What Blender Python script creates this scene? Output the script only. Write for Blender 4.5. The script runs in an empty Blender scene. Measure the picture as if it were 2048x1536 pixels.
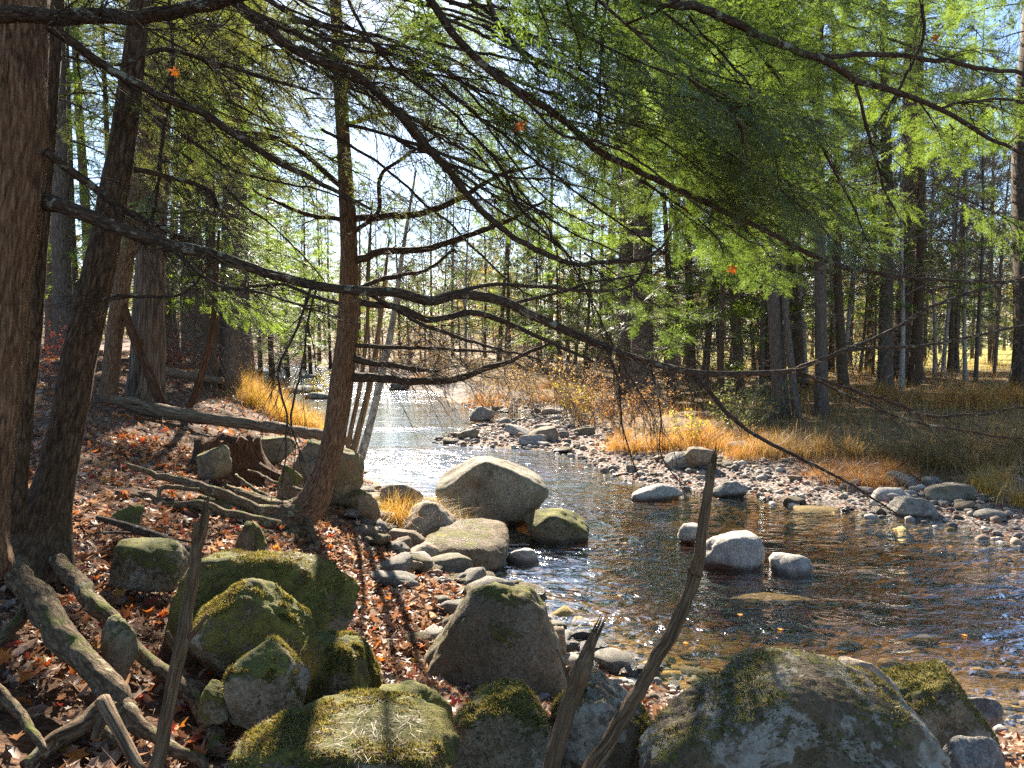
import bpy, bmesh, math, random
import numpy as np
from mathutils import Vector, Matrix, Euler

# ------------------------------------------------------------------ camera, sky, sun, exposure
SC = bpy.context.scene
COL = SC.collection
RAD = math.radians
FPX = 1500.0                       # focal length in pixels of the 2048 px wide photograph
EYE = np.array([0.0, 0.0, 2.2])    # metres above the water
PITCH = math.atan((768 - 680) / FPX)
cam_d = bpy.data.cameras.new('camera')
cam = bpy.data.objects.new('camera', cam_d)
COL.objects.link(cam)
cam_d.sensor_width = 36.0
cam_d.lens = 36.0 * FPX / 2048.0
cam_d.clip_start = 0.05
cam_d.clip_end = 2000.0
cam.location = EYE
cam.rotation_euler = (math.pi / 2 - PITCH, 0, 0)
SC.camera = cam

SUN_ELEV, SUN_AZ = 31.0, -10.0     # degrees; azimuth from +Y towards +X
world = bpy.data.worlds.new('World')
SC.world = world
world.use_nodes = True
wn = world.node_tree
bg = wn.nodes['Background']
sky = wn.nodes.new('ShaderNodeTexSky')
sky.sky_type = 'NISHITA'
sky.sun_disc = False
sky.sun_elevation = RAD(SUN_ELEV)
sky.sun_rotation = RAD(SUN_AZ)
sky.altitude = 200
sky.air_density = 1.0
sky.dust_density = 0.3
sky.ozone_density = 3.0
wn.links.new(sky.outputs[0], bg.inputs[0])
bg.inputs[1].default_value = 0.055
sun_d = bpy.data.lights.new('sun', 'SUN')
sun_d.energy = 5.0
sun_d.angle = RAD(0.55)
sun_d.color = (1.0, 0.91, 0.76)
sun = bpy.data.objects.new('sun', sun_d)
COL.objects.link(sun)
sdir = Vector((math.sin(RAD(SUN_AZ)) * math.cos(RAD(SUN_ELEV)), math.cos(RAD(SUN_AZ)) * math.cos(RAD(SUN_ELEV)), math.sin(RAD(SUN_ELEV))))
sun.rotation_euler = sdir.to_track_quat('Z', 'Y').to_euler()
sun.location = (-6, 30, 40)
SC.view_settings.view_transform = 'Standard'
SC.view_settings.look = 'None'
SC.view_settings.gamma = 1.0
SC.view_settings.exposure = 2.3
SC.view_settings.use_curve_mapping = False
SC.render.engine = 'CYCLES'
cy = SC.cycles
cy.use_denoising = False
try:
    cy.denoiser = 'OPENIMAGEDENOISE'
    cy.denoising_input_passes = 'RGB_ALBEDO_NORMAL'
    cy.denoising_prefilter = 'ACCURATE'
except Exception:
    pass
cy.max_bounces = 5
cy.diffuse_bounces = 2
cy.glossy_bounces = 2
cy.transmission_bounces = 4
cy.transparent_max_bounces = 8
cy.sample_clamp_indirect = 4.0
cy.caustics_reflective = False
cy.caustics_refractive = False
cy.use_adaptive_sampling = True
cy.adaptive_threshold = 0.015

R = np.random.default_rng(7)
random.seed(7)

# ------------------------------------------------------------------ camera geometry helpers
FWD = np.array([0, math.cos(PITCH), -math.sin(PITCH)])
UPV = np.array([0, math.sin(PITCH), math.cos(PITCH)])


def ray(u, v):
    d = FWD + UPV * (-(v - 768) / FPX) + np.array([(u - 1024) / FPX, 0, 0])
    return d / d[1]


def P(u, v, d):
    """the point seen at pixel (u, v) of the photograph at d metres in front (world Y)"""
    return EYE + ray(u, v) * d


# ------------------------------------------------------------------ noise
def _hash(ix, iy, iz, seed):
    h = (ix.astype(np.int64) * 374761393 + iy.astype(np.int64) * 668265263 + iz.astype(np.int64) * 2147483647 + seed * 974711) & 0xffffffff
    h = ((h ^ (h >> 13)) * 1274126177) & 0xffffffff
    h = h ^ (h >> 16)
    return (h & 0xffff) / 65535.0


def vnoise(p, seed=0):
    p = np.asarray(p, float)
    i = np.floor(p).astype(np.int64)
    f = p - i
    f = f * f * (3 - 2 * f)
    out = 0
    for dx in (0, 1):
        wx = f[:, 0] if dx else 1 - f[:, 0]
        for dy in (0, 1):
            wy = f[:, 1] if dy else 1 - f[:, 1]
            for dz in (0, 1):
                wz = f[:, 2] if dz else 1 - f[:, 2]
                out = out + wx * wy * wz * _hash(i[:, 0] + dx, i[:, 1] + dy, i[:, 2] + dz, seed)
    return out * 2 - 1


def fbm(p, octaves=4, seed=0, gain=0.5):
    p = np.asarray(p, float)
    a, s, t = 1.0, 0, 0
    for k in range(octaves):
        s = s + a * vnoise(p * (2.03 ** k), seed + k * 17)
        t += a
        a *= gain
    return s / t


# ------------------------------------------------------------------ river outline and ground height
def W(u, v):
    p = P(u, v, 2.2 / -ray(u, v)[2])
    return p[0], p[1]


RIGHT = [(14, 6.2), (8.2, 7.6), W(2048, 1082), W(1900, 1052), W(1750, 1028), W(1650, 1012), W(1560, 1006), W(1490, 990), W(1430, 1000), W(1380, 985), W(1250, 962), W(1190, 932),
         W(1130, 905), W(1040, 895), W(960, 893), W(870, 884), W(900, 866), W(980, 846), W(1070, 836), W(1075, 827), W(960, 822), W(900, 800), W(880, 786), W(820, 778), W(760, 766),
         W(735, 757), (-11.5, 50), (-15, 60), (-24, 70)]
LEFT = [(-34, 66), (-22, 55), (-17, 46), (-12.5, 38), (-9.0, 29), (-6.6, 23.5), (-5.1, 19), (-3.5, 15), (-2.5, 12.2), (-1.75, 10.6), (-1.0, 9.4), (-0.75, 8.2), (-0.35, 7.2), (0.05, 6.2),
        (0.35, 5.4), (0.85, 4.7), (1.7, 4.35), (2.6, 4.1), (4.0, 3.6), (8.0, 2.6), (14, 1.0)]
POLY = np.array(RIGHT + LEFT)
NR = len(RIGHT)


def river(x, y):
    """(distance outside the river outline, negative inside; True where the nearest bank is the right one)"""
    x = np.atleast_1d(np.asarray(x, float)); y = np.atleast_1d(np.asarray(y, float))
    n = len(POLY)
    best = np.full(x.shape, 1e9); side = np.zeros(x.shape, bool); inside = np.zeros(x.shape, bool)
    for i in range(n):
        ax, ay = POLY[i]; bx, by = POLY[(i + 1) % n]
        dx, dy = bx - ax, by - ay
        L2 = dx * dx + dy * dy
        t = np.clip(((x - ax) * dx + (y - ay) * dy) / L2, 0, 1)
        d = np.hypot(x - ax - t * dx, y - ay - t * dy)
        m = d < best
        best = np.where(m, d, best); side = np.where(m, i < NR - 1, side)
        c = ((ay > y) != (by > y)) & (x < (bx - ax) * (y - ay) / (by - ay + 1e-12) + ax)
        inside ^= c
    return np.where(inside, -best, best), side


def ground_z(x, y, detail=True):
    x = np.atleast_1d(np.asarray(x, float)); y = np.atleast_1d(np.asarray(y, float))
    s, right = river(x, y)
    sp = np.maximum(s, 0)
    hl = 0.95 * (1 - np.exp(-sp / 2.4)) + 0.115 * np.clip(-x - 1.0, 0, 9) * np.clip(sp / 2.0, 0, 1) * np.clip(1.3 - y / 60, 0.5, 1)
    hr = np.interp(sp, [0, 1.2, 3.0, 5.0, 8.0, 14.0, 30.0, 300], [0, 0.07, 0.16, 0.42, 0.66, 0.85, 1.05, 1.35])
    bed = -np.interp(-np.minimum(s, 0), [0, 0.5, 1.6, 3.0], [0, 0.10, 0.34, 0.80]) * (1.0 - 0.5 * np.clip((x - 1.2) / 1.6, 0, 1) * np.clip((9.5 - y) / 2.5, 0, 1))
    h = np.where(s < 0, bed, np.where(right, hr, hl))
    h = h - np.where(s > 0, 0.20 * np.exp(-((x + 0.25) ** 2 + (y - 4.35) ** 2) / 0.7), 0)   # washed-out hollow by the pointed boulder
    # far wooded rise beyond the bend
    h = h + np.clip((y - 85) / 200, 0, 1) ** 1.2 * 9.0 * np.clip(1.0 - (x - 5) / 60.0, 0.0, 1)
    if detail:
        p = np.stack([x, y, np.zeros_like(x)], 1)
        amp = np.where(s < 0, 0.05, np.where(right, np.interp(sp, [0, 1, 6], [0.02, 0.05, 0.10]), np.interp(sp, [0, 1], [0.03, 0.09])))
        h = h + amp * fbm(p * 0.9, 4, 3) + 0.25 * amp * fbm(p * 5.0, 2, 9)
    return h


def gz(x, y):
    return float(ground_z(x, y)[0])


def G(u, v, dmax=60):
    """the ground point seen at a pixel"""
    r = ray(u, v)
    t = np.linspace(1.2, dmax, 1500)
    pts = EYE + r[None] * t[:, None]
    hit = np.where(pts[:, 2] < ground_z(pts[:, 0], pts[:, 1]))[0]
    k = hit[0] if len(hit) else -1
    return pts[k]


# ------------------------------------------------------------------ materials
def new_mat(name):
    m = bpy.data.materials.new(name)
    m.use_nodes = True
    nt = m.node_tree
    nt.nodes.clear()
    out = nt.nodes.new('ShaderNodeOutputMaterial')
    return m, nt, out


class N:
    def __init__(s, nt): s.nt = nt

    def add(s, kind, **kw):
        n = s.nt.nodes.new('ShaderNode' + kind)
        for k, v in kw.items(): setattr(n, k, v)
        return n

    def link(s, a, b): s.nt.links.new(a, b)

    def val(s, sock, v):
        if hasattr(v, 'bl_idname') or hasattr(v, 'links'): s.link(v, sock)
        else: sock.default_value = v

    def noise(s, vec, scale, detail=4, rough=0.55, dist=0.0):
        n = s.add('TexNoise'); n.inputs['Scale'].default_value = scale; n.inputs['Detail'].default_value = detail
        n.inputs['Roughness'].default_value = rough; n.inputs['Distortion'].default_value = dist
        if vec is not None: s.link(vec, n.inputs['Vector'])
        return n.outputs['Fac']

    def voronoi(s, vec, scale, feature='F1', out='Distance', rand=1.0):
        n = s.add('TexVoronoi'); n.feature = feature; n.inputs['Scale'].default_value = scale; n.inputs['Randomness'].default_value = rand
        if vec is not None: s.link(vec, n.inputs['Vector'])
        return n.outputs[out]

    def ramp(s, fac, stops, interp='LINEAR'):
        n = s.add('ValToRGB'); cr = n.color_ramp; cr.interpolation = interp
        while len(cr.elements) < len(stops): cr.elements.new(0.5)
        for e, (p, c) in zip(cr.elements, stops):
            e.position = p; e.color = (*c, 1) if len(c) == 3 else c
        s.link(fac, n.inputs[0]); return n.outputs[0]

    def mix(s, fac, a, b, mode='MIX'):
        n = s.add('MixRGB', blend_type=mode)
        s.val(n.inputs[0], fac)
        for k, v in ((1, a), (2, b)):
            if isinstance(v, tuple): n.inputs[k].default_value = (*v, 1) if len(v) == 3 else v
            else: s.link(v, n.inputs[k])
        return n.outputs[0]

    def math(s, op, a, b=0.0, clamp=False):
        n = s.add('Math', operation=op); n.use_clamp = clamp
        s.val(n.inputs[0], a); s.val(n.inputs[1], b); return n.outputs[0]

    def scale(s, vec, xyz):
        n = s.add('Mapping'); n.inputs['Scale'].default_value = xyz; s.link(vec, n.inputs['Vector']); return n.outputs[0]

    def attr(s, name, out='Vector'):
        n = s.add('Attribute'); n.attribute_name = name; return n.outputs[out]

    def pos(s): return s.add('NewGeometry').outputs['Position']

    def objcoord(s): return s.add('TexCoord').outputs['Object']

    def rnd(s): return s.add('ObjectInfo').outputs['Random']

    def bump(s, h, strength=0.5, dist=0.02, normal=None):
        n = s.add('Bump'); n.inputs['Strength'].default_value = strength; n.inputs['Distance'].default_value = dist
        s.link(h, n.inputs['Height'])
        if normal is not None: s.link(normal, n.inputs['Normal'])
        return n.outputs[0]

    def principled(s, col, rough=0.8, normal=None, spec=0.3):
        n = s.add('BsdfPrincipled')
        if isinstance(col, tuple): n.inputs['Base Color'].default_value = (*col, 1)
        else: s.link(col, n.inputs['Base Color'])
        s.val(n.inputs['Roughness'], rough)
        n.inputs['Specular IOR Level'].default_value = spec
        if normal is not None: s.link(normal, n.inputs['Normal'])
        return n.outputs[0]


def bark(name, c_dark, c_mid, c_light, ridge=22.0, stretch=0.16, lichen=0.0, moss=0.0, lichen_col=(0.42, 0.44, 0.38), bump=1.0):
    m, nt, out = new_mat(name); n = N(nt)
    rest = n.attr('rest')
    st = n.scale(rest, (1, 1, stretch))
    warp = n.add('VectorMath', operation='ADD'); nz = n.add('TexNoise'); nz.inputs['Scale'].default_value = ridge * 0.5
    n.link(st, nz.inputs['Vector'])
    sc = n.add('VectorMath', operation='SCALE'); n.link(nz.outputs['Color'], sc.inputs[0]); sc.inputs['Scale'].default_value = 1.3 / ridge
    n.link(st, warp.inputs[0]); n.link(sc.outputs[0], warp.inputs[1])
    v = n.voronoi(warp.outputs[0], ridge, 'DISTANCE_TO_EDGE')
    fine = n.noise(st, ridge * 1.6, 6, 0.72)
    grit = n.noise(rest, ridge * 3.0, 4, 0.7)
    h = n.math('ADD', n.math('MULTIPLY', n.math('MINIMUM', n.math('MULTIPLY', v, 2.6), 0.6), 0.3), n.math('ADD', n.math('MULTIPLY', fine, 1.1), n.math('MULTIPLY', grit, 0.3)))
    col = n.ramp(n.math('MULTIPLY', h, 0.75), [(0.46, c_dark), (0.60, c_mid), (0.76, c_light)])
    big = n.noise(rest, 3.0, 3)
    col = n.mix(n.ramp(big, [(0.35, (0, 0, 0)), (0.7, (1, 1, 1))]), col, n.mix(0.5, col, c_mid))
    if lichen > 0:
        ln = n.noise(rest, 26, 4, 0.6); lb = n.noise(rest, 7, 2)
        f = n.ramp(n.math('ADD', n.math('MULTIPLY', ln, 0.6), n.math('MULTIPLY', lb, 0.4)), [(0.62 - 0.16 * lichen, (0, 0, 0)), (0.66 - 0.16 * lichen, (1, 1, 1))])
        col = n.mix(n.math('MULTIPLY', f, 0.9), col, n.mix(fine, lichen_col, (0.25, 0.27, 0.2)))
    if moss > 0:
        g = n.add('NewGeometry'); sx = n.add('SeparateXYZ'); n.link(g.outputs['Normal'], sx.inputs[0])
        mn = n.noise(rest, 9, 4, 0.6)
        f = n.ramp(n.math('ADD', n.math('MULTIPLY', sx.outputs[2], 0.35), mn), [(0.86 - 0.3 * moss, (0, 0, 0)), (1.0 - 0.3 * moss, (1, 1, 1))])
        col = n.mix(f, col, n.mix(fine, (0.05, 0.07, 0.012), (0.17, 0.17, 0.04)))
    nrm = n.bump(h, bump, 0.012)
    n.link(n.principled(col, 0.9, nrm, 0.15), out.inputs[0])
    return m


def foliage(name, c1, c2, trans=0.5, tcol=(0.30, 0.42, 0.05), attr=None, gloss=0.06):
    m, nt, out = new_mat(name); n = N(nt)
    f = n.math('ADD', n.math('MULTIPLY', n.rnd(), 0.5), n.math('MULTIPLY', n.noise(n.pos(), 1.3, 3), 0.6), True)
    col = n.mix(f, c1, c2) if attr is None else n.attr(attr, 'Color')
    d = n.add('BsdfDiffuse'); n.link(col, d.inputs[0])
    t = n.add('BsdfTranslucent')
    if attr is None: n.link(n.mix(f, tuple(0.75 * c for c in tcol), tcol), t.inputs[0])
    else: n.link(n.mix(1.0, col, tcol, 'MULTIPLY'), t.inputs[0])
    mx = n.add('MixShader'); mx.inputs[0].default_value = trans
    n.link(d.outputs[0], mx.inputs[1]); n.link(t.outputs[0], mx.inputs[2])
    g = n.add('BsdfGlossy'); g.inputs['Roughness'].default_value = 0.45; g.inputs[0].default_value = (0.9, 0.9, 0.9, 1)
    m2 = n.add('MixShader'); m2.inputs[0].default_value = gloss
    n.link(mx.outputs[0], m2.inputs[1]); n.link(g.outputs[0], m2.inputs[2])
    n.link(m2.outputs[0], out.inputs[0])
    return m


def rockmat(name, base=(0.24, 0.23, 0.21), light=(0.42, 0.40, 0.36), dark=(0.10, 0.095, 0.085), moss=0.0, lichen=0.0, warm=0.0, wet=True):
    m, nt, out = new_mat(name); n = N(nt)
    oc = n.objcoord()
    rv = n.add('VectorMath', operation='ADD'); cmb = n.add('CombineXYZ')
    r10 = n.math('MULTIPLY', n.rnd(), 37.0)
    for k in range(3): n.link(r10, cmb.inputs[k])
    n.link(oc, rv.inputs[0]); n.link(cmb.outputs[0], rv.inputs[1])
    p = rv.outputs[0]
    a = n.noise(p, 3.5, 6, 0.62); b = n.noise(p, 60, 3, 0.7); c = n.noise(p, 16, 5, 0.65)
    col = n.ramp(n.math('ADD', n.math('MULTIPLY', a, 0.55), n.math('MULTIPLY', c, 0.45)), [(0.34, dark), (0.5, base), (0.68, light)])
    col = n.mix(0.6, col, n.ramp(b, [(0.32, (0.15, 0.15, 0.15)), (0.68, (0.9, 0.9, 0.9))]), 'OVERLAY')
    spk = n.ramp(n.noise(p, 28, 5, 0.75), [(0.56, (0, 0, 0)), (0.64, (1, 1, 1))])
    col = n.mix(n.math('MULTIPLY', spk, 0.7), col, dark)
    if warm > 0:
        col = n.mix(n.math('MULTIPLY', n.ramp(n.noise(p, 2.2, 4), [(0.42, (0, 0, 0)), (0.62, (1, 1, 1))]), warm), col, (0.20, 0.13, 0.06))
    g = n.add('NewGeometry'); sx = n.add('SeparateXYZ'); n.link(g.outputs['Normal'], sx.inputs[0])
    h = n.math('ADD', n.math('MULTIPLY', c, 0.7), n.math('MULTIPLY', b, 0.35))
    if lichen > 0:
        ln = n.noise(p, 5.0, 5, 0.6, 0.4)
        f = n.ramp(ln, [(0.60 - 0.14 * lichen, (0, 0, 0)), (0.62 - 0.14 * lichen, (1, 1, 1))])
        col = n.mix(n.math('MULTIPLY', n.math('MULTIPLY', f, n.ramp(c, [(0.36, (0.15, 0.15, 0.15)), (0.56, (1, 1, 1))])), 0.8), col, n.mix(b, (0.22, 0.20, 0.16), (0.44, 0.41, 0.34)))
    if moss > 0:
        mn = n.math('ADD', n.math('MULTIPLY', n.math('SUBTRACT', n.noise(p, 4.0, 6, 0.7), 0.5), 2.0), n.math('MULTIPLY', n.math('SUBTRACT', n.noise(p, 45, 4, 0.7), 0.5), 1.3))
        val = n.math('ADD', n.math('ADD', n.math('MULTIPLY', n.math('SUBTRACT', sx.outputs[2], 0.35), 0.7), mn), moss - 0.5)
        f = n.ramp(val, [(0.0, (0, 0, 0)), (0.22, (1, 1, 1))])
        fm = n.noise(p, 110, 4, 0.75); fp = n.ramp(n.noise(p, 7, 5, 0.7), [(0.38, (0, 0, 0)), (0.62, (1, 1, 1))]); fb = n.ramp(n.noise(p, 5.5, 5, 0.7, 0.5), [(0.52, (0, 0, 0)), (0.66, (1, 1, 1))])
        mcol = n.mix(fp, n.mix(fm, (0.03, 0.036, 0.008), (0.20, 0.205, 0.045)), n.mix(fm, (0.08, 0.08, 0.018), (0.46, 0.42, 0.09)))
        mcol = n.mix(n.math('MULTIPLY', fb, 0.75), mcol, n.mix(fm, (0.04, 0.025, 0.013), (0.19, 0.12, 0.07)))
        col = n.mix(n.math('MULTIPLY', f, 0.92), col, mcol)
        h = n.math('ADD', h, n.math('MULTIPLY', f, n.math('MULTIPLY', fm, 1.1)))
    rough = 0.88
    if wet:  # the band just above the water is soaked: darker and glossier
        ps = n.add('SeparateXYZ'); n.link(n.pos(), ps.inputs[0])
        wl = n.math('ADD', ps.outputs[2], n.math('MULTIPLY', n.math('SUBTRACT', a, 0.5), 0.08))
        wf = n.ramp(wl, [(0.03, (1, 1, 1)), (0.075, (0, 0, 0))])
        col = n.mix(wf, col, n.mix(0.72, col, (0.02, 0.018, 0.014)))
        rough = n.math('SUBTRACT', 0.88, n.math('MULTIPLY', wf, 0.5))
    n.link(n.principled(col, rough, n.bump(h, 1.0, 0.022), 0.25), out.inputs[0])
    return m


M = {}
M['bark_red'] = bark('hemlock_bark', (0.04, 0.022, 0.013), (0.165, 0.095, 0.056), (0.34, 0.21, 0.13), 48, 0.16)
M['bark_dark'] = bark('dark_bark', (0.025, 0.017, 0.011), (0.085, 0.056, 0.036), (0.19, 0.13, 0.085), 42, 0.22, moss=0.12)
M['bark_grey'] = bark('grey_pine_bark', (0.035, 0.027, 0.022), (0.115, 0.088, 0.07), (0.23, 0.185, 0.15), 26, 0.2)
M['bark_ridge'] = bark('ridged_bark', (0.03, 0.021, 0.015), (0.14, 0.095, 0.065), (0.30, 0.21, 0.15), 20, 0.08, bump=1.0)
M['bark_pale'] = bark('pale_bark', (0.10, 0.085, 0.07), (0.30, 0.27, 0.24), (0.48, 0.45, 0.41), 12, 0.6, bump=0.5)
M['branch'] = bark('branch_bark', (0.022, 0.015, 0.01), (0.075, 0.052, 0.038), (0.16, 0.115, 0.085), 60, 0.3, lichen=0.30, lichen_col=(0.33, 0.33, 0.27))
M['branch_plain'] = bark('twig_bark', (0.025, 0.017, 0.012), (0.08, 0.055, 0.04), (0.15, 0.11, 0.08), 60, 0.3, lichen=0.15)
M['root'] = bark('root_bark', (0.035, 0.022, 0.013), (0.14, 0.095, 0.055), (0.30, 0.225, 0.14), 45, 0.35, lichen=0.3, moss=0.1, lichen_col=(0.36, 0.31, 0.18))
M['deadwood'] = bark('weathered_wood', (0.05, 0.03, 0.016), (0.16, 0.10, 0.055), (0.28, 0.19, 0.11), 95, 0.06, bump=0.8)
M['log'] = bark('log_wood', (0.04, 0.025, 0.015), (0.17, 0.115, 0.07), (0.36, 0.27, 0.18), 50, 0.06)
M['stump'] = bark('stump_wood', (0.018, 0.010, 0.006), (0.085, 0.04, 0.022), (0.22, 0.115, 0.06), 40, 0.1)
M['needle_dark'] = foliage('hemlock_needles', (0.028, 0.05, 0.012), (0.06, 0.085, 0.02), 0.5, (0.17, 0.26, 0.03))  # darker copy: shade of the dense boughs put into the colour
M['needle_bright'] = foliage('sun_tinted_hemlock_needles', (0.05, 0.085, 0.015), (0.10, 0.14, 0.025), 0.55, (0.28, 0.40, 0.04))  # brighter copy of the same needles: backlight put into the colour
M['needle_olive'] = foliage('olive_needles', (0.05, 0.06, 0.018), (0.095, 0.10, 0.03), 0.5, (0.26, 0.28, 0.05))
M['needle_far'] = foliage('pine_needles', (0.035, 0.06, 0.022), (0.07, 0.10, 0.035), 0.45, (0.20, 0.28, 0.06))
M['needle_spruce'] = foliage('spruce_needles', (0.02, 0.038, 0.022), (0.04, 0.06, 0.035), 0.3, (0.08, 0.13, 0.05))
M['leaf'] = foliage('fallen_leaf_surface', (0, 0, 0), (0, 0, 0), 0.35, (1.25, 1.0, 0.8), attr='tint', gloss=0.035)
M['blade'] = foliage('grass_blade', (0, 0, 0), (0, 0, 0), 0.45, (1.35, 1.1, 0.7), attr='tint', gloss=0.03)
M['rock_grey'] = rockmat('granite', (0.22, 0.195, 0.165), (0.40, 0.36, 0.31), (0.085, 0.075, 0.062))
M['rock_pale'] = rockmat('dry_river_stone', (0.34, 0.305, 0.27), (0.50, 0.46, 0.41), (0.17, 0.15, 0.13), lichen=0.15)
M['rock_warm'] = rockmat('brown_river_stone', (0.25, 0.19, 0.135), (0.42, 0.345, 0.265), (0.10, 0.075, 0.05), warm=0.4)
M['rock_moss'] = rockmat('mossy_granite', (0.15, 0.13, 0.085), (0.27, 0.24, 0.165), (0.045, 0.04, 0.026), moss=0.72, lichen=0.1, warm=0.3)
M['rock_halfmoss'] = rockmat('half_mossy_granite', (0.19, 0.165, 0.11), (0.34, 0.30, 0.22), (0.055, 0.048, 0.033), moss=0.42, lichen=0.3, warm=0.4)
M['rock_lichen'] = rockmat('lichened_granite', (0.095, 0.078, 0.055), (0.20, 0.17, 0.125), (0.022, 0.018, 0.013), moss=0.12, lichen=0.66, warm=0.4)
M['rock_tip'] = rockmat('olive_granite', (0.17, 0.15, 0.10), (0.28, 0.25, 0.175), (0.05, 0.044, 0.026), moss=0.3, warm=0.45)
M['rock_olive'] = rockmat('river_granite', (0.21, 0.185, 0.135), (0.36, 0.325, 0.26), (0.08, 0.068, 0.045), warm=0.3)
M['rock_brown'] = rockmat('brown_shore_granite', (0.17, 0.13, 0.09), (0.30, 0.24, 0.175), (0.06, 0.047, 0.032), moss=0.1, warm=0.5)
M['rock_bed'] = rockmat('amber_bed_stone', (0.20, 0.13, 0.035), (0.36, 0.25, 0.07), (0.06, 0.045, 0.02), warm=0.2, wet=False)


def water_mat():
    m, nt, out = new_mat('river_water'); n = N(nt)
    p = n.pos()
    big = n.noise(n.scale(p, (0.7, 1.0, 1)), 1.6, 3, 0.55, 0.6)
    mid = n.noise(n.scale(p, (0.55, 1.0, 1)), 5.5, 3, 0.55, 1.0)
    fin = n.noise(n.scale(p, (0.8, 1.0, 1)), 22, 2, 0.5, 0.3)
    # calmer and livelier stretches of current
    cur = n.ramp(n.noise(n.scale(p, (0.22, 0.5, 1)), 1.0, 3), [(0.38, (0.45, 0.45, 0.45)), (0.50, (1, 1, 1)), (0.66, (2.3, 2.3, 2.3))])
    py = n.add('SeparateXYZ'); n.link(p, py.inputs[0])
    reach = n.ramp(n.math('MULTIPLY', n.math('ADD', py.outputs[1], n.math('MULTIPLY', big, 5.0)), 1 / 60.0), [(0.0, (1, 1, 1)), (0.24, (1.0, 1.0, 1.0)), (0.33, (0.32, 0.32, 0.32)), (0.50, (0.32, 0.32, 0.32)), (0.60, (1.5, 1.5, 1.5))])
    cur = n.math('MULTIPLY', cur, reach)
    h = n.math('ADD', n.math('MULTIPLY', n.math('MULTIPLY', big, reach), 0.050), n.math('MULTIPLY', n.math('ADD', n.math('MULTIPLY', mid, 0.040), n.math('MULTIPLY', fin, 0.0028)), cur))
    b = n.add('Bump'); b.inputs['Strength'].default_value = 1.0; b.inputs['Distance'].default_value = 1.0
    n.link(h, b.inputs['Height'])
    # Schlick reflectance from the rippled normal (the same from above and below, so that sunlight reaches the bed)
    dt = n.add('VectorMath', operation='DOT_PRODUCT'); n.link(n.add('NewGeometry').outputs['Incoming'], dt.inputs[0]); n.link(b.outputs[0], dt.inputs[1])
    one = n.math('SUBTRACT', 1.0, n.math('ABSOLUTE', dt.outputs['Value']), True)
    fres = n.math('ADD', 0.05, n.math('MULTIPLY', n.math('POWER', one, 2.1), 0.94), True)
    gl = n.add('BsdfGlossy'); gl.inputs['Roughness'].default_value = 0.07; n.link(b.outputs[0], gl.inputs['Normal'])
    gl.inputs[0].default_value = (1, 1, 1, 1)
    tr = n.add('BsdfTransparent'); tr.inputs[0].default_value = (0.97, 0.95, 0.92, 1)
    mx = n.add('MixShader'); n.link(fres, mx.inputs[0]); n.link(tr.outputs[0], mx.inputs[1]); n.link(gl.outputs[0], mx.inputs[2])
    n.link(mx.outputs[0], out.inputs[0])
    va = n.add('VolumeAbsorption'); va.inputs['Color'].default_value = (0.60, 0.45, 0.16, 1); va.inputs['Density'].default_value = 3.6
    n.link(va.outputs[0], out.inputs['Volume'])
    return m


M['water'] = water_mat()


def ground_mat():
    m, nt, out = new_mat('forest_ground'); n = N(nt)
    p = n.pos()
    a = n.noise(p, 7, 6, 0.65); b = n.noise(p, 38, 4, 0.7); c = n.noise(p, 1.4, 4)
    litter = n.ramp(n.math('ADD', n.math('MULTIPLY', a, 0.5), n.math('MULTIPLY', b, 0.5)), [(0.33, (0.03, 0.018, 0.011)), (0.48, (0.10, 0.052, 0.028)), (0.60, (0.22, 0.12, 0.065)), (0.72, (0.36, 0.22, 0.13))])
    vc = n.voronoi(p, 22, 'F1', 'Color'); vd = n.voronoi(p, 22)
    sep = n.add('SeparateColor'); n.link(vc, sep.inputs[0])
    gravel = n.mix(sep.outputs[0], (0.22, 0.18, 0.155), (0.46, 0.41, 0.37))
    gravel = n.mix(n.math('MULTIPLY', n.math('GREATER_THAN', sep.outputs[1], 0.78), 0.45), gravel, (0.30, 0.15, 0.085))
    gravel = n.mix(n.ramp(vd, [(0.35, (0, 0, 0)), (0.6, (1, 1, 1))]), gravel, (0.10, 0.075, 0.06))
    vb = n.voronoi(p, 5.5, 'F1', 'Color'); sb = n.add('SeparateColor'); n.link(vb, sb.inputs[0])
    bed = n.mix(n.math('MULTIPLY', n.math('ADD', sb.outputs[0], b), 0.5), (0.06, 0.042, 0.018), (0.46, 0.30, 0.09))
    dry = n.ramp(n.math('ADD', n.math('MULTIPLY', a, 0.6), n.math('MULTIPLY', b, 0.4)), [(0.35, (0.06, 0.04, 0.02)), (0.5, (0.17, 0.105, 0.045)), (0.68, (0.33, 0.22, 0.10))])
    meadow = n.ramp(c, [(0.35, (0.26, 0.25, 0.055)), (0.65, (0.42, 0.36, 0.11))])
    z = n.add('SeparateColor'); n.link(n.attr('zone', 'Color'), z.inputs[0])
    col = n.mix(z.outputs[0], litter, gravel)
    col = n.mix(z.outputs[1], col, dry)
    z2 = n.add('SeparateColor'); n.link(n.attr('zone_b', 'Color'), z2.inputs[0])
    col = n.mix(z2.outputs[0], col, meadow)
    col = n.mix(z.outputs[2], col, bed)
    h = n.math('ADD', n.math('MULTIPLY', b, 0.6), n.math('ADD', a, n.math('MULTIPLY', n.math('SUBTRACT', 0.7, vd), n.math('MULTIPLY', z.outputs[0], 0.7))))
    n.link(n.principled(col, 0.92, n.bump(h, 1.0, 0.03), 0.2), out.inputs[0])
    return m


M['ground'] = ground_mat()


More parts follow.
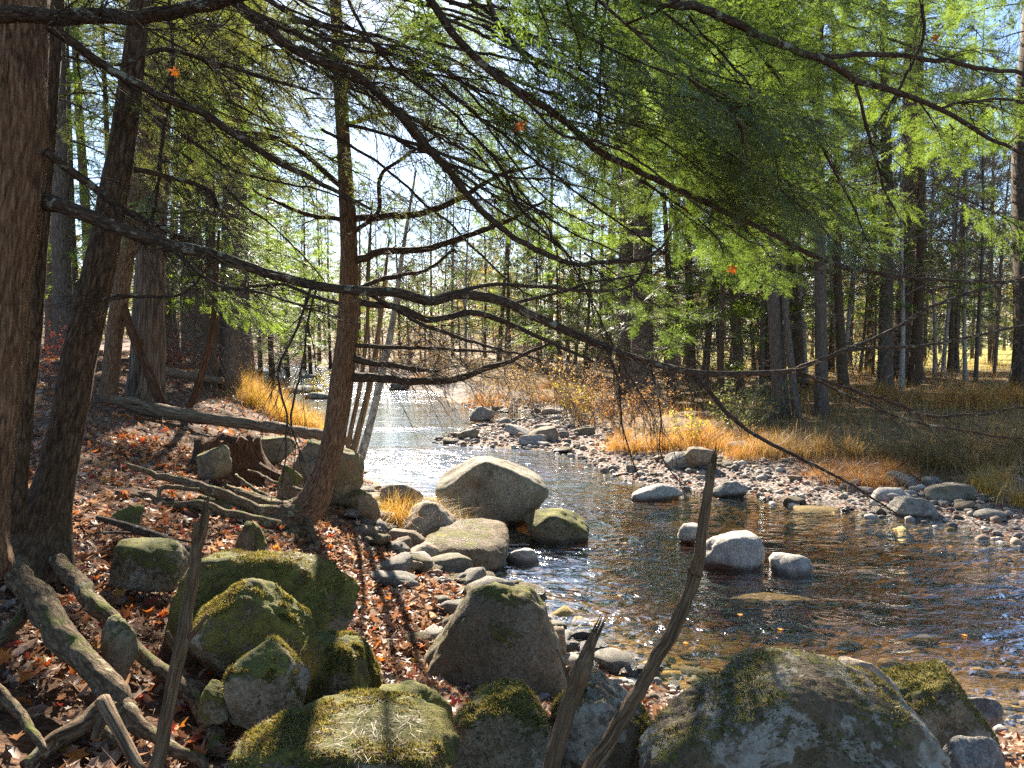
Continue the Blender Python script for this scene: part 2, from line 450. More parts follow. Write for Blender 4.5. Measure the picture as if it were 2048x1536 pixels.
# ------------------------------------------------------------------ mesh building
def mk(name, verts, tris=None, quads=None, mat=None, smooth=True, attrs=None):
    verts = np.asarray(verts, np.float32)
    me = bpy.data.meshes.new(name)
    nt = 0 if tris is None else len(tris)
    nq = 0 if quads is None else len(quads)
    loops = []
    if nq: loops.append(np.asarray(quads, np.int32).ravel())
    if nt: loops.append(np.asarray(tris, np.int32).ravel())
    loops = np.concatenate(loops)
    sizes = np.concatenate([np.full(nq, 4, np.int32), np.full(nt, 3, np.int32)])
    starts = np.concatenate([[0], np.cumsum(sizes)[:-1]]).astype(np.int32)
    me.vertices.add(len(verts)); me.vertices.foreach_set('co', verts.ravel())
    me.loops.add(len(loops)); me.loops.foreach_set('vertex_index', loops)
    me.polygons.add(nq + nt); me.polygons.foreach_set('loop_start', starts); me.polygons.foreach_set('loop_total', sizes)
    me.polygons.foreach_set('use_smooth', np.full(nq + nt, smooth, bool))
    for k, v in (attrs or {}).items():
        v = np.asarray(v, np.float32)
        if v.shape[1] == 3 and k == 'rest':
            a = me.attributes.new(k, 'FLOAT_VECTOR', 'POINT'); a.data.foreach_set('vector', v.ravel())
        else:
            if v.shape[1] == 3: v = np.concatenate([v, np.ones((len(v), 1), np.float32)], 1)
            a = me.attributes.new(k, 'FLOAT_COLOR', 'POINT'); a.data.foreach_set('color', v.ravel())
    me.update(calc_edges=True)
    if mat is not None: me.materials.append(mat)
    return me


class MB:
    """collects vertex, triangle and quad arrays of one mesh"""
    def __init__(s): s.v, s.t, s.q, s.a, s.n = [], [], [], {}, 0

    def add(s, v, t=None, q=None, **attrs):
        v = np.asarray(v, float)
        s.v.append(v)
        if t is not None and len(t): s.t.append(np.asarray(t) + s.n)
        if q is not None and len(q): s.q.append(np.asarray(q) + s.n)
        for k, x in attrs.items(): s.a.setdefault(k, []).append(np.broadcast_to(x, (len(v), np.shape(x)[-1])))
        s.n += len(v)

    def mesh(s, name, mat, smooth=True, origin=None):
        v = np.concatenate(s.v)
        if origin is not None: v = v - np.asarray(origin)
        return mk(name, v, np.concatenate(s.t) if s.t else None, np.concatenate(s.q) if s.q else None, mat, smooth, {k: np.concatenate(x) for k, x in s.a.items()})


def link(name, data, parent=None, loc=(0, 0, 0), rot=None, scale=None):
    o = bpy.data.objects.new(name, data)
    COL.objects.link(o)
    o.location = loc
    if rot is not None: o.rotation_euler = rot
    if scale is not None: o.scale = scale if hasattr(scale, '__len__') else (scale,) * 3
    if parent is not None: o.parent = parent
    return o


def tag(o, label, cat, group=None):
    o['label'] = label; o['category'] = cat
    if group: o['group'] = group
    return o


def thing(name, label, cat, loc, group=None):
    o = bpy.data.objects.new(name, None)
    COL.objects.link(o)
    o.empty_display_size = 0.1
    o.location = loc
    return tag(o, label, cat, group)


def catmull(pts, step):
    pts = np.asarray(pts, float)
    if len(pts) < 3:
        n = max(2, int(np.linalg.norm(pts[1, :3] - pts[0, :3]) / step))
        return np.linspace(pts[0], pts[1], n + 1)
    ext = np.vstack([2 * pts[0] - pts[1], pts, 2 * pts[-1] - pts[-2]])
    out = []
    for i in range(1, len(ext) - 2):
        p0, p1, p2, p3 = ext[i - 1:i + 3]
        n = max(1, int(math.ceil(np.linalg.norm(p2[:3] - p1[:3]) / step)))
        t = np.linspace(0, 1, n, endpoint=False)[:, None]
        out.append(0.5 * (2 * p1 + (p2 - p0) * t + (2 * p0 - 5 * p1 + 4 * p2 - p3) * t ** 2 + (3 * p1 - p0 - 3 * p2 + p3) * t ** 3))
    out.append(ext[-2:-1])
    return np.concatenate(out)


def tube(mb, pts, rad, sides=8, rough=0.0, ridge=0.0, seed=0, cap=True, freq=6.0):
    """a tapered tube along pts; rest = its straightened coordinates"""
    pts = np.asarray(pts, float); n = len(pts)
    rad = np.broadcast_to(np.asarray(rad, float), (n,))
    T = np.gradient(pts, axis=0); T /= np.linalg.norm(T, axis=1)[:, None] + 1e-9
    ref = np.array([0, 0, 1.0]) if abs(T[:, 2]).mean() < 0.75 else np.array([1.0, 0, 0])
    A = np.cross(T, ref); A /= np.linalg.norm(A, axis=1)[:, None] + 1e-9
    B = np.cross(T, A)
    L = np.concatenate([[0], np.cumsum(np.linalg.norm(np.diff(pts, axis=0), axis=1))])
    th = np.linspace(0, 2 * math.pi, sides, endpoint=False)
    c, s = np.cos(th), np.sin(th)
    r = np.repeat(rad[:, None], sides, 1)
    rest = np.stack([np.cos(th)[None] * rad[:, None], np.sin(th)[None] * rad[:, None], np.repeat(L[:, None], sides, 1)], 2)
    if rough or ridge:
        q = rest.reshape(-1, 3) + seed * 3.1
        f = rough * fbm(q * np.array([freq, freq, freq * 0.5]), 3, seed)
        if ridge: f = f + ridge * (0.5 - np.abs(fbm(q * np.array([freq * 4, freq * 4, freq * 0.7]), 2, seed + 5)) * 2)
        r = r * (1 + f.reshape(r.shape))
    V = pts[:, None] + r[..., None] * (c[None, :, None] * A[:, None] + s[None, :, None] * B[:, None])
    i = np.arange(n - 1)[:, None] * sides; j = np.arange(sides)[None]; j2 = (j + 1) % sides
    q = np.stack([i + j, i + j2, i + sides + j2, i + sides + j], 2).reshape(-1, 4)
    V = V.reshape(-1, 3); rest = rest.reshape(-1, 3) + np.array([seed * 0.77, seed * 0.31, 0])
    t = None
    if cap:
        V = np.vstack([V, pts[0], pts[-1]]); rest = np.vstack([rest, rest[0], rest[-1]])
        k = n * sides; b = (n - 1) * sides; jj = np.arange(sides)
        t = np.concatenate([np.stack([np.full(sides, k), (jj + 1) % sides, jj], 1), np.stack([np.full(sides, k + 1), b + jj, b + (jj + 1) % sides], 1)])
    mb.add(V, t, q, rest=rest)
    return V


def stick(mb, p0, d, length, r0, r1, seg=5, wob=0.12, droop=0.0, sides=3):
    """a thin wandering twig; returns its points"""
    d = np.asarray(d, float); d = d / np.linalg.norm(d)
    pts = [np.asarray(p0, float)]
    for k in range(seg):
        d = d + R.normal(0, wob, 3) + np.array([0, 0, -droop])
        d /= np.linalg.norm(d)
        pts.append(pts[-1] + d * length / seg)
    tube(mb, np.array(pts), np.linspace(r0, r1, seg + 1), sides, cap=False, seed=int(R.integers(50)))
    return np.array(pts)


_ICO = {}


def ico(sub):
    if sub not in _ICO:
        bm = bmesh.new(); bmesh.ops.create_icosphere(bm, subdivisions=sub, radius=1)
        v = np.array([x.co[:] for x in bm.verts]); f = np.array([[x.index for x in y.verts] for y in bm.faces]); bm.free()
        _ICO[sub] = (v / np.linalg.norm(v, axis=1)[:, None], f)
    return _ICO[sub]


def rock_shape(half, seed, sub=4, planes=None, npl=16, p=17.0, rough=0.085, flat_top=None):
    """a worn boulder: a rounded polyhedron of random faces with fractal relief"""
    rg = np.random.default_rng(seed)
    d, f = ico(sub)
    nn = rg.normal(size=(npl, 3)); nn /= np.linalg.norm(nn, axis=1)[:, None]
    off = rg.uniform(0.66, 1.06, npl)
    if planes is not None:
        pn = np.array([q[0] for q in planes], float); pn /= np.linalg.norm(pn, axis=1)[:, None]
        nn = np.vstack([pn, nn]); off = np.concatenate([[q[1] for q in planes], off + 0.15])
    base = np.vstack([np.eye(3), -np.eye(3)]); nn = np.vstack([nn, base]); off = np.concatenate([off, np.ones(6)])
    s = np.maximum(d @ nn.T, 0) / off
    r = (s ** p).sum(1) ** (-1 / p)
    q = d * r[:, None]
    ns = fbm(q * 1.6 + seed * 5.3, 5, seed, 0.52)
    rdg = 0.35 - np.abs(fbm(q * 2.6 + seed * 1.7, 4, seed + 31, 0.55)) * 2
    r2 = 1 + rough * 1.5 * ns + rough * 0.7 * rdg + rough * 0.55 * fbm(q * 7 + seed, 4, seed + 3, 0.6)
    for _ in range(3):
        cn = rg.normal(size=3); cn /= np.linalg.norm(cn); wv = 0.12 * vnoise(q * 3 + seed, seed)
        dist = np.abs(q @ cn - rg.uniform(-0.6, 0.6) + wv)
        r2 = r2 - rough * 0.55 * np.exp(-(dist / 0.035) ** 2) * np.clip(vnoise(q * 1.5 + 9, seed + 2) + 0.5, 0, 1)
    v = q * r2[:, None]
    lo, hi = v.min(0), v.max(0)
    v = (v - (lo + hi) / 2) / ((hi - lo) / 2)
    return v * np.asarray(half)[None], f


ROCKS = []   # (verts world, faces) of rocks that catch litter


def moss_tufts(o, v, f, n, seed):
    """short upright moss leaves in ragged cushions on the upper faces of a boulder"""
    a, b, c = v[f[:, 0]], v[f[:, 1]], v[f[:, 2]]
    nrm = np.cross(b - a, c - a); ar = np.linalg.norm(nrm, axis=1); nn = nrm / (ar[:, None] + 1e-12)
    patch = fbm(a * 5.0 + seed, 4, seed) + 0.5 * fbm(a * 22.0, 2, seed + 1)
    w = ar * np.clip((nn[:, 2] - 0.05) * 2, 0, 1) * np.clip(patch * 5 + 0.6, 0, 1)
    idx = R.choice(len(f), n, p=w / w.sum())
    r1, r2 = R.random(n), R.random(n); sw = r1 + r2 > 1; r1[sw], r2[sw] = 1 - r1[sw], 1 - r2[sw]
    p = a[idx] + (b - a)[idx] * r1[:, None] + (c - a)[idx] * r2[:, None]
    d = nn[idx] * 0.8 + R.normal(0, 0.5, (n, 3)); d /= np.linalg.norm(d, axis=1)[:, None]
    sd = np.cross(d, R.normal(size=(n, 3))); sd /= np.linalg.norm(sd, axis=1)[:, None]
    l = R.uniform(0.006, 0.017, (n, 1))
    V = np.stack([p - sd * 0.0022, p + sd * 0.0022, p + d * l], 1).reshape(-1, 3)
    cols = np.array([(0.10, 0.115, 0.028), (0.17, 0.18, 0.045), (0.28, 0.265, 0.075), (0.15, 0.11, 0.06)])
    tint = np.repeat(cols[R.integers(4, size=n)] * R.uniform(0.6, 1.3, (n, 1)), 3, 0)
    link('moss', mk('moss', V, np.arange(3 * n).reshape(-1, 3), None, M['blade'], False, {'tint': tint}), o)['kind'] = 'stuff'


def rock(name, label, cat, u0, u1, vt, vb, d, mat, seed, deep=0.8, sub=4, yaw=0.0, bury=0.35, keep=False, top=None, **kw):
    """a boulder spanning u0..u1 and vt..vb in the photograph whose foot is d metres away"""
    hx = (u1 - u0) / 2 / FPX * d
    hy = hx * deep
    dc = d + hy * 0.65
    hx = (u1 - u0) / 2 / FPX * dc
    c = P((u0 + u1) / 2, vb, dc)
    zt = P((u0 + u1) / 2, vt, dc)[2]
    zb = P((u0 + u1) / 2, vb, d)[2]
    if top is not None: zt = top
    zb = zb - bury * (zt - zb)
    v, f = rock_shape((hx, hy, (zt - zb) / 2), seed, sub, **kw)
    if yaw:
        ca, sa = math.cos(yaw), math.sin(yaw)
        v = v @ np.array([[ca, sa, 0], [-sa, ca, 0], [0, 0, 1]])
    loc = (c[0], dc, (zt + zb) / 2)
    o = link(name, mk(name, v, f, None, M[mat]), None, loc)
    tag(o, label, cat)
    if keep: ROCKS.append((v + np.array(loc), f))
    if sub >= 5 and mat in ('rock_moss', 'rock_halfmoss', 'rock_lichen'): moss_tufts(o, v, f, {'rock_moss': 9000, 'rock_halfmoss': 4500, 'rock_lichen': 4500}[mat], seed)
    return o


# ------------------------------------------------------------------ terrain
def build_ground():
    ys = [-30.0]
    while ys[-1] < 420:
        y = ys[-1]
        ys.append(y + (1.0 if y < -1 else 0.045 + 0.012 * max(0, y) + 0.0008 * max(0, y) ** 1.6))
    ys = np.array(ys)
    a = np.linspace(-1, 1, 380); a = np.sign(a) * (0.55 * np.abs(a) + 0.45 * np.abs(a) ** 2.5)
    half = 8 + np.maximum(ys, 0) * 1.1
    X = a[None] * half[:, None]; Y = np.repeat(ys[:, None], len(a), 1)
    x, y = X.ravel(), Y.ravel()
    z = ground_z(x, y)
    s, right = river(x, y)
    wob = fbm(np.stack([x, y, 0 * x], 1) * 0.8, 3, 21)
    sp = np.maximum(s, 0)
    gravel = np.where(right, np.clip((3.4 + 1.6 * wob - sp) / 0.8, 0, 1), np.clip((0.55 + 0.5 * wob - sp) / 0.4, 0, 1))
    gravel = gravel * np.clip(1.4 - y / 60, 0, 1)
    dry = np.where(right, np.clip((sp - 2.6 - 1.5 * wob) / 1.0, 0, 1), 0)
    meadow = np.where(right & (x > 4), np.clip((y - 30 - 3 * wob) / 6, 0, 1), 0) * np.clip((x - 4) / 6, 0, 1)
    bedz = np.clip((-s + 0.02) / 0.15, 0, 1)
    i = np.arange(len(ys) - 1)[:, None] * len(a); j = np.arange(len(a) - 1)[None]
    q = np.stack([i + j, i + j + 1, i + len(a) + j + 1, i + len(a) + j], 2).reshape(-1, 4)
    me = mk('ground', np.stack([x, y, z], 1), None, q, M['ground'], True,
            {'zone': np.stack([gravel, dry, bedz], 1), 'zone_b': np.stack([meadow, 0 * meadow, 0 * meadow], 1)})
    o = link('ground', me); o['kind'] = 'structure'
    # the river surface
    ys = np.concatenate([np.arange(0.5, 30, 0.5), np.arange(30, 80, 2.0)])
    xs = np.linspace(-1, 1, 60)
    X = xs[None] * (14 + ys[:, None] * 0.4); Y = np.repeat(ys[:, None], len(xs), 1)
    nx, ny = len(xs), len(ys); nv = nx * ny
    i = np.arange(ny - 1)[:, None] * nx; j = np.arange(nx - 1)[None]
    q = np.stack([i + j, i + j + 1, i + nx + j + 1, i + nx + j], 2).reshape(-1, 4)
    rim = np.concatenate([np.arange(nx), np.arange(1, ny) * nx + nx - 1, (ny - 1) * nx + np.arange(nx - 2, -1, -1), np.arange(ny - 2, 0, -1) * nx])
    r2 = np.roll(rim, -1)
    sides = np.stack([rim, rim + nv, r2 + nv, r2], 1)
    top = np.stack([X.ravel(), Y.ravel(), 0 * X.ravel()], 1)
    V = np.vstack([top, top - np.array([0, 0, 3.0])])
    o = link('river_water', mk('river_water', V, None, np.vstack([q, q[:, ::-1] + nv, sides]), M['water'])); o['kind'] = 'structure'


build_ground()


# ------------------------------------------------------------------ foliage templates
def sprig(length=0.17, pairs=6, side=0.085, nl=0.018, nw=0.0044, gap=0.0105, seed=0):
    """a flat hemlock sprig along +X: a stem, side twigs and two ranks of needles"""
    rg = np.random.default_rng(seed)
    V, Tt = [], []
    wood = []

    def needles(p0, p1):
        L = np.linalg.norm(p1 - p0); n = max(2, int(L / gap))
        d = (p1 - p0) / L; sd = np.cross([0, 0, 1.0], d); sd /= np.linalg.norm(sd)
        for k in range(n):
            b = p0 + (p1 - p0) * (k + rg.uniform(0, 0.5)) / n
            for s in (-1, 1):
                a = rg.uniform(0.7, 1.2)
                dr = d * math.cos(a) + sd * s * math.sin(a) + np.array([0, 0, rg.normal(0, 0.22)])
                dr /= np.linalg.norm(dr)
                w = np.cross(dr, [0, 0, 1.0]) * nw * 0.5 + np.array([0, 0, rg.normal(0, 0.3) * nw])
                l = nl * rg.uniform(0.7, 1.1)
                i = len(V)
                V.extend([b - w, b + w, b + dr * l + w * 0.5]); Tt.append((i, i + 1, i + 2))
    tip = np.array([length, 0, -0.012])
    needles(np.zeros(3), tip); wood.append((np.zeros(3), tip))
    for k in range(pairs):
        t = (k + 0.5) / pairs
        for s in (-1, 1):
            b = tip * (t + rg.uniform(-0.04, 0.04)); l = side * (1 - 0.65 * t) * rg.uniform(0.6, 1.15)
            a = rg.uniform(0.75, 1.05)
            e = b + np.array([math.cos(a) * l, s * math.sin(a) * l, rg.normal(0, 0.01) - 0.15 * l])
            needles(b, e); wood.append((b, e))
    return np.array(V), np.array(Tt), wood


SPRIGS = [sprig(seed=k) for k in range(5)]
SPRIGS_COARSE = [sprig(0.22, 5, 0.10, 0.034, 0.009, 0.016, seed=20 + k) for k in range(4)]


def frame(d, up=(0, 0, 1)):
    d = np.asarray(d, float); d = d / np.linalg.norm(d)
    y = np.cross(up, d); y = y / (np.linalg.norm(y) + 1e-9)
    return np.stack([d, y, np.cross(d, y)], 1)


def bough_mesh(name, L, seed, mat, dense=1.0, coarse=False, bare=0.12, droop=0.16, wood_r=0.007):
    """a drooping hemlock bough along +X: woody skeleton mesh and needle mesh"""
    global R
    keep = R; R = np.random.default_rng(seed)
    src = SPRIGS_COARSE if coarse else SPRIGS
    wb, nb = MB(), MB()
    n = 14
    t = np.linspace(0, 1, n)
    ax = np.stack([t * L, 0.06 * L * np.sin(t * 3 + seed), -droop * L * t ** 1.8 + 0.02 * L * np.sin(5 * t + seed)], 1)
    tube(wb, ax, np.linspace(wood_r, wood_r * 0.25, n), 5, cap=False, seed=seed)
    k = int(11 * L * dense) + 4

    def put(p, d, s):
        v, f, _ = src[int(R.integers(len(src)))]
        F = frame(d, (R.normal(0, 0.18), R.normal(0, 0.18), 1))
        nb.add(p + (v * s) @ F.T, f)
    for i in range(k):
        for s in (-1, 1):
            tt = bare + (1 - bare) * (i + R.uniform(0, 0.8)) / k
            if tt >= 1: continue
            b = np.array([np.interp(tt, t, ax[:, c]) for c in range(3)])
            l = L * 0.42 * (1 - 0.72 * tt) * R.uniform(0.55, 1.1) * min(1, (tt - bare) * 5 + 0.35)
            a = R.uniform(0.5, 1.25)
            d = np.array([math.cos(a), s * math.sin(a), R.normal(-0.08, 0.25)])
            pts = stick(wb, b, d, l, wood_r * 0.45, 0.0012, 4, 0.16, 0.06)
            m = max(1, int(l / 0.075 * dense))
            for j in range(m):
                q = (j + 0.4) / m
                if q < 0.15 and R.random() < 0.6: continue
                x = q * 4; i0 = min(3, int(x)); pp = pts[i0] + (pts[i0 + 1] - pts[i0]) * (x - i0)
                dd = pts[i0 + 1] - pts[i0]; dd = dd / np.linalg.norm(dd)
                sd = np.cross([0, 0, 1], dd) * (1 if j % 2 else -1)
                put(pp, dd * 0.75 + sd * R.uniform(0.1, 0.75) + np.array([0, 0, -0.14]), R.uniform(0.55, 1.05))
            put(pts[-1], pts[-1] - pts[-2], R.uniform(0.6, 0.9))
    put(ax[-1], ax[-1] - ax[-2], 1.0)
    R = keep
    return wb.mesh(name + '_wood', M['branch_plain']), nb.mesh(name + '_needles', M[mat], smooth=False)


BOUGH = {}
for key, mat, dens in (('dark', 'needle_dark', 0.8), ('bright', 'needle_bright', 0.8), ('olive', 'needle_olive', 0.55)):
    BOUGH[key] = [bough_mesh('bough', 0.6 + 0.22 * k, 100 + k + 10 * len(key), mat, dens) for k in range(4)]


GAPS = np.array([(-1.3, 3.5, 1.05), (-0.45, 2.6, 1.0), (1.75, 3.0, 1.1), (1.2, 2.7, 1.1), (-2.3, 4.6, 0.95), (-2.0, 3.2, 0.95), (0.0, 4.7, 0.6), (-1.1, 5.6, 0.5), (-3.0, 8.0, 0.9), (-2.9, 6.4, 0.95), (0.2, 2.8, 0.9), (-1.6, 2.7, 0.95), (-4.0, 9.0, 1.2)])
SDIR = np.array(sdir)


def in_gap(c):
    """does a bough here stand in one of the canopy openings that let the sun down to the near bank?"""
    w = np.asarray(c)[None] - GAPS
    t = w @ SDIR
    return bool(((np.linalg.norm(w - t[:, None] * SDIR[None], axis=1) < 0.62) & (t > 0)).any())


def place_bough(tree, base, pos, yaw, pitch=0.0, roll=0.0, scale=1.0, kind='dark', k=None):
    c = np.asarray(pos) + 0.45 * scale * np.array([math.cos(yaw), math.sin(yaw), -0.2])
    if in_gap(c) and R.random() < 0.9: return None
    w, nd = BOUGH[kind][int(R.integers(4)) if k is None else k]
    o = link('bough', w, tree, tuple(np.asarray(pos) - base), (roll, pitch, yaw), scale)
    link('needles', nd, o)['kind'] = 'stuff'
    return o


# ------------------------------------------------------------------ near trees
def px_path(pts, step=0.06):
    """control points (u, v, depth, thickness in px) -> points and radii"""
    a = np.array([[*P(u, v, d), w / FPX * d / 2] for u, v, d, w in pts])
    c = catmull(a, step)
    return c[:, :3], np.maximum(c[:, 3], 0.0015)


def trunk_part(tree, base, pts, mat, sides=36, step=0.05, name='trunk', rough=0.10, ridge=0.05, seed=1, freq=6.0):
    p, r = px_path(pts, step)
    mb = MB(); tube(mb, p, r * 0.9, sides, rough, ridge, seed, freq=freq)
    return link(name, mb.mesh(name, M[mat], origin=base), tree)


def twigs_on(mb, pts, rad, n, lmin, lmax, t0=0.1, side_bias=None, sub=3, droop=0.03, thick=0.0032):
    for _ in range(n):
        t = R.uniform(t0, 1.0); x = t * (len(pts) - 1); i = min(len(pts) - 2, int(x))
        p = pts[i] + (pts[i + 1] - pts[i]) * (x - i)
        T = pts[i + 1] - pts[i]; T = T / np.linalg.norm(T)
        sd = np.cross(T, [0, 0, 1.0]); sd /= np.linalg.norm(sd) + 1e-6
        s = R.choice([-1, 1])
        d = T * R.uniform(0.3, 1.0) + sd * s * R.uniform(0.3, 0.9) + np.array([0, 0, R.normal(-0.15, 0.42)])
        l = R.uniform(lmin, lmax) * (1.15 - 0.5 * t)
        tp = stick(mb, p, d, l, thick * R.uniform(0.7, 1.3), 0.0010, 6, 0.13, droop)
        for _ in range(sub):
            k = int(R.integers(1, 6)); dd = tp[k] - tp[k - 1]
            d2 = dd / np.linalg.norm(dd) + R.normal(0, 0.5, 3)
            stick(mb, tp[k], d2, l * R.uniform(0.2, 0.5), thick * 0.5, 0.0008, 4, 0.15, droop)


def branch(tree, base, pts, mat='branch', twigs=20, lmin=0.15, lmax=0.55, sides=10, t0=0.12, seed=None, sub=3, thick=0.0032, slim=1.0, kink=0.034):
    p, r = px_path(pts, 0.035)
    seed = int(R.integers(90)) if seed is None else seed
    # small natural kinks
    p = p + np.stack([fbm(p * 3.0 + 11 * c + seed, 4, seed + c, 0.6) for c in range(3)], 1) * kink
    mb = MB(); tube(mb, p, r * slim, sides, 0.16, 0.0, seed, freq=22)
    o = link('branch', mb.mesh('branch', M[mat], origin=base), tree)
    if twigs:
        tb = MB(); twigs_on(tb, p, r, twigs, lmin, lmax, t0, sub=sub, thick=thick)
        link('twigs', tb.mesh('twigs', M['branch_plain'], origin=base), o)['kind'] = 'stuff'
    return p


def fill(tree, base, u0, u1, v0, v1, d0, d1, n, kind, yaw=(-0.6, 0.9), pitch=(0.0, 0.5), scale=(0.8, 1.25), keep=None):
    for _ in range(n):
        u, v, d = R.uniform(u0, u1), R.uniform(v0, v1), R.uniform(d0, d1)
        if keep is not None and not keep(u, v): continue
        place_bough(tree, base, P(u, v, d), R.uniform(*yaw), R.uniform(*pitch), R.normal(0, 0.45), R.uniform(*scale), kind)


# A: thick trunk at the edge of the picture
bA = np.array([*P(-60, 1060, 3.0)[:2], 0.0]); bA[2] = gz(bA[0], bA[1])
tA = thing('hemlock_tree', 'thick red-brown hemlock trunk cut off by the picture edge, its lichened branches spanning the river', 'tree', bA)
trunk_part(tA, bA, [(-95, 1130, 3.0, 230), (-76, 1000, 3.0, 180), (-54, 860, 3.0, 168), (-30, 650, 3.0, 164), (-2, 400, 3.0, 162), (12, 150, 3.0, 160), (14, -150, 3.0, 148), (15, -700, 3.0, 135), (10, -1800, 3.0, 100), (10, -3000, 3.0, 50)],
           'bark_red', 48, 0.035, ridge=0.06, freq=7)
main = branch(tA, bA, [(10, 384, 3.14, 48), (70, 398, 3.10, 48), (100, 406, 3.07, 44), (135, 416, 3.04, 38), (240, 460, 3.1, 33), (340, 492, 3.2, 30), (450, 517, 3.3, 27), (560, 552, 3.45, 25), (640, 572, 3.55, 24), (720, 580, 3.65, 23), (800, 587, 3.75, 24),
                      (860, 602, 3.85, 25), (925, 588, 3.95, 24), (1000, 600, 4.05, 24), (1060, 627, 4.15, 22), (1130, 662, 4.25, 20), (1215, 693, 4.35, 19), (1300, 724, 4.45, 18), (1390, 744, 4.55, 17), (1480, 746, 4.65, 15), (1590, 740, 4.8, 13)],
              twigs=34, lmin=0.12, lmax=0.5, sides=14, slim=0.8, kink=0.02)
FORKS = [
    [(1590, 740, 4.8, 12), (1690, 700, 4.9, 10), (1800, 650, 5.0, 9), (1900, 600, 5.1, 8), (2080, 545, 5.3, 6)],
    [(1690, 700, 4.9, 8), (1850, 690, 5.0, 7), (1960, 672, 5.1, 6), (2080, 640, 5.2, 5)],
    [(1590, 742, 4.8, 10), (1690, 778, 4.85, 9), (1780, 806, 4.9, 8), (1900, 832, 5.0, 7), (2080, 808, 5.1, 5)],
    [(1390, 746, 4.55, 12), (1440, 812, 4.5, 11), (1500, 862, 4.5, 10), (1570, 900, 4.45, 9), (1680, 958, 4.4, 7), (1790, 1028, 4.35, 4)],
    [(1610, 750, 4.8, 7), (1720, 800, 4.7, 6), (1850, 850, 4.6, 5), (2060, 880, 4.6, 4)],
    [(720, 600, 3.7, 16), (800, 615, 3.8, 17), (862, 640, 3.9, 15), (945, 628, 4.0, 15), (1010, 642, 4.1, 13), (1085, 675, 4.2, 10), (1190, 722, 4.3, 6)],
    [(870, 596, 3.9, 9), (960, 574, 4.0, 9), (1080, 572, 4.1, 8), (1180, 580, 4.2, 8), (1262, 574, 4.3, 7), (1310, 506, 4.35, 5)],
    [(740, 592, 3.7, 10), (850, 650, 3.8, 9), (960, 690, 3.9, 7), (1085, 720, 4.0, 4)],
    [(1020, 606, 4.1, 8), (1110, 590, 4.2, 7), (1210, 560, 4.3, 5), (1300, 540, 4.4, 3)],
    [(330, 490, 3.2, 9), (420, 560, 3.2, 8), (540, 590, 3.2, 6), (680, 640, 3.3, 4)],
    [(620, 570, 3.5, 7), (590, 660, 3.4, 6), (560, 745, 3.35, 6), (580, 850, 3.3, 5), (570, 960, 3.3, 3)],
    [(640, 560, 3.5, 5), (615, 640, 3.4, 5), (605, 720, 3.4, 5), (580, 830, 3.35, 5), (610, 930, 3.3, 3)],
    [(1210, 690, 4.3, 6), (1235, 760, 4.3, 5), (1250, 870, 4.3, 4), (1280, 960, 4.3, 3)],
    [(1300, 724, 4.45, 6), (1322, 830, 4.4, 4), (1325, 920, 4.4, 3), (1390, 1000, 4.4, 2)],
    [(430, 512, 3.3, 6), (360, 590, 3.5, 7), (250, 590, 3.6, 9), (180, 620, 3.7, 4)],
]
for f in FORKS: branch(tA, bA, f, twigs=16, lmin=0.1, lmax=0.45, sides=7, slim=0.85, kink=0.026, sub=4, thick=0.0026)
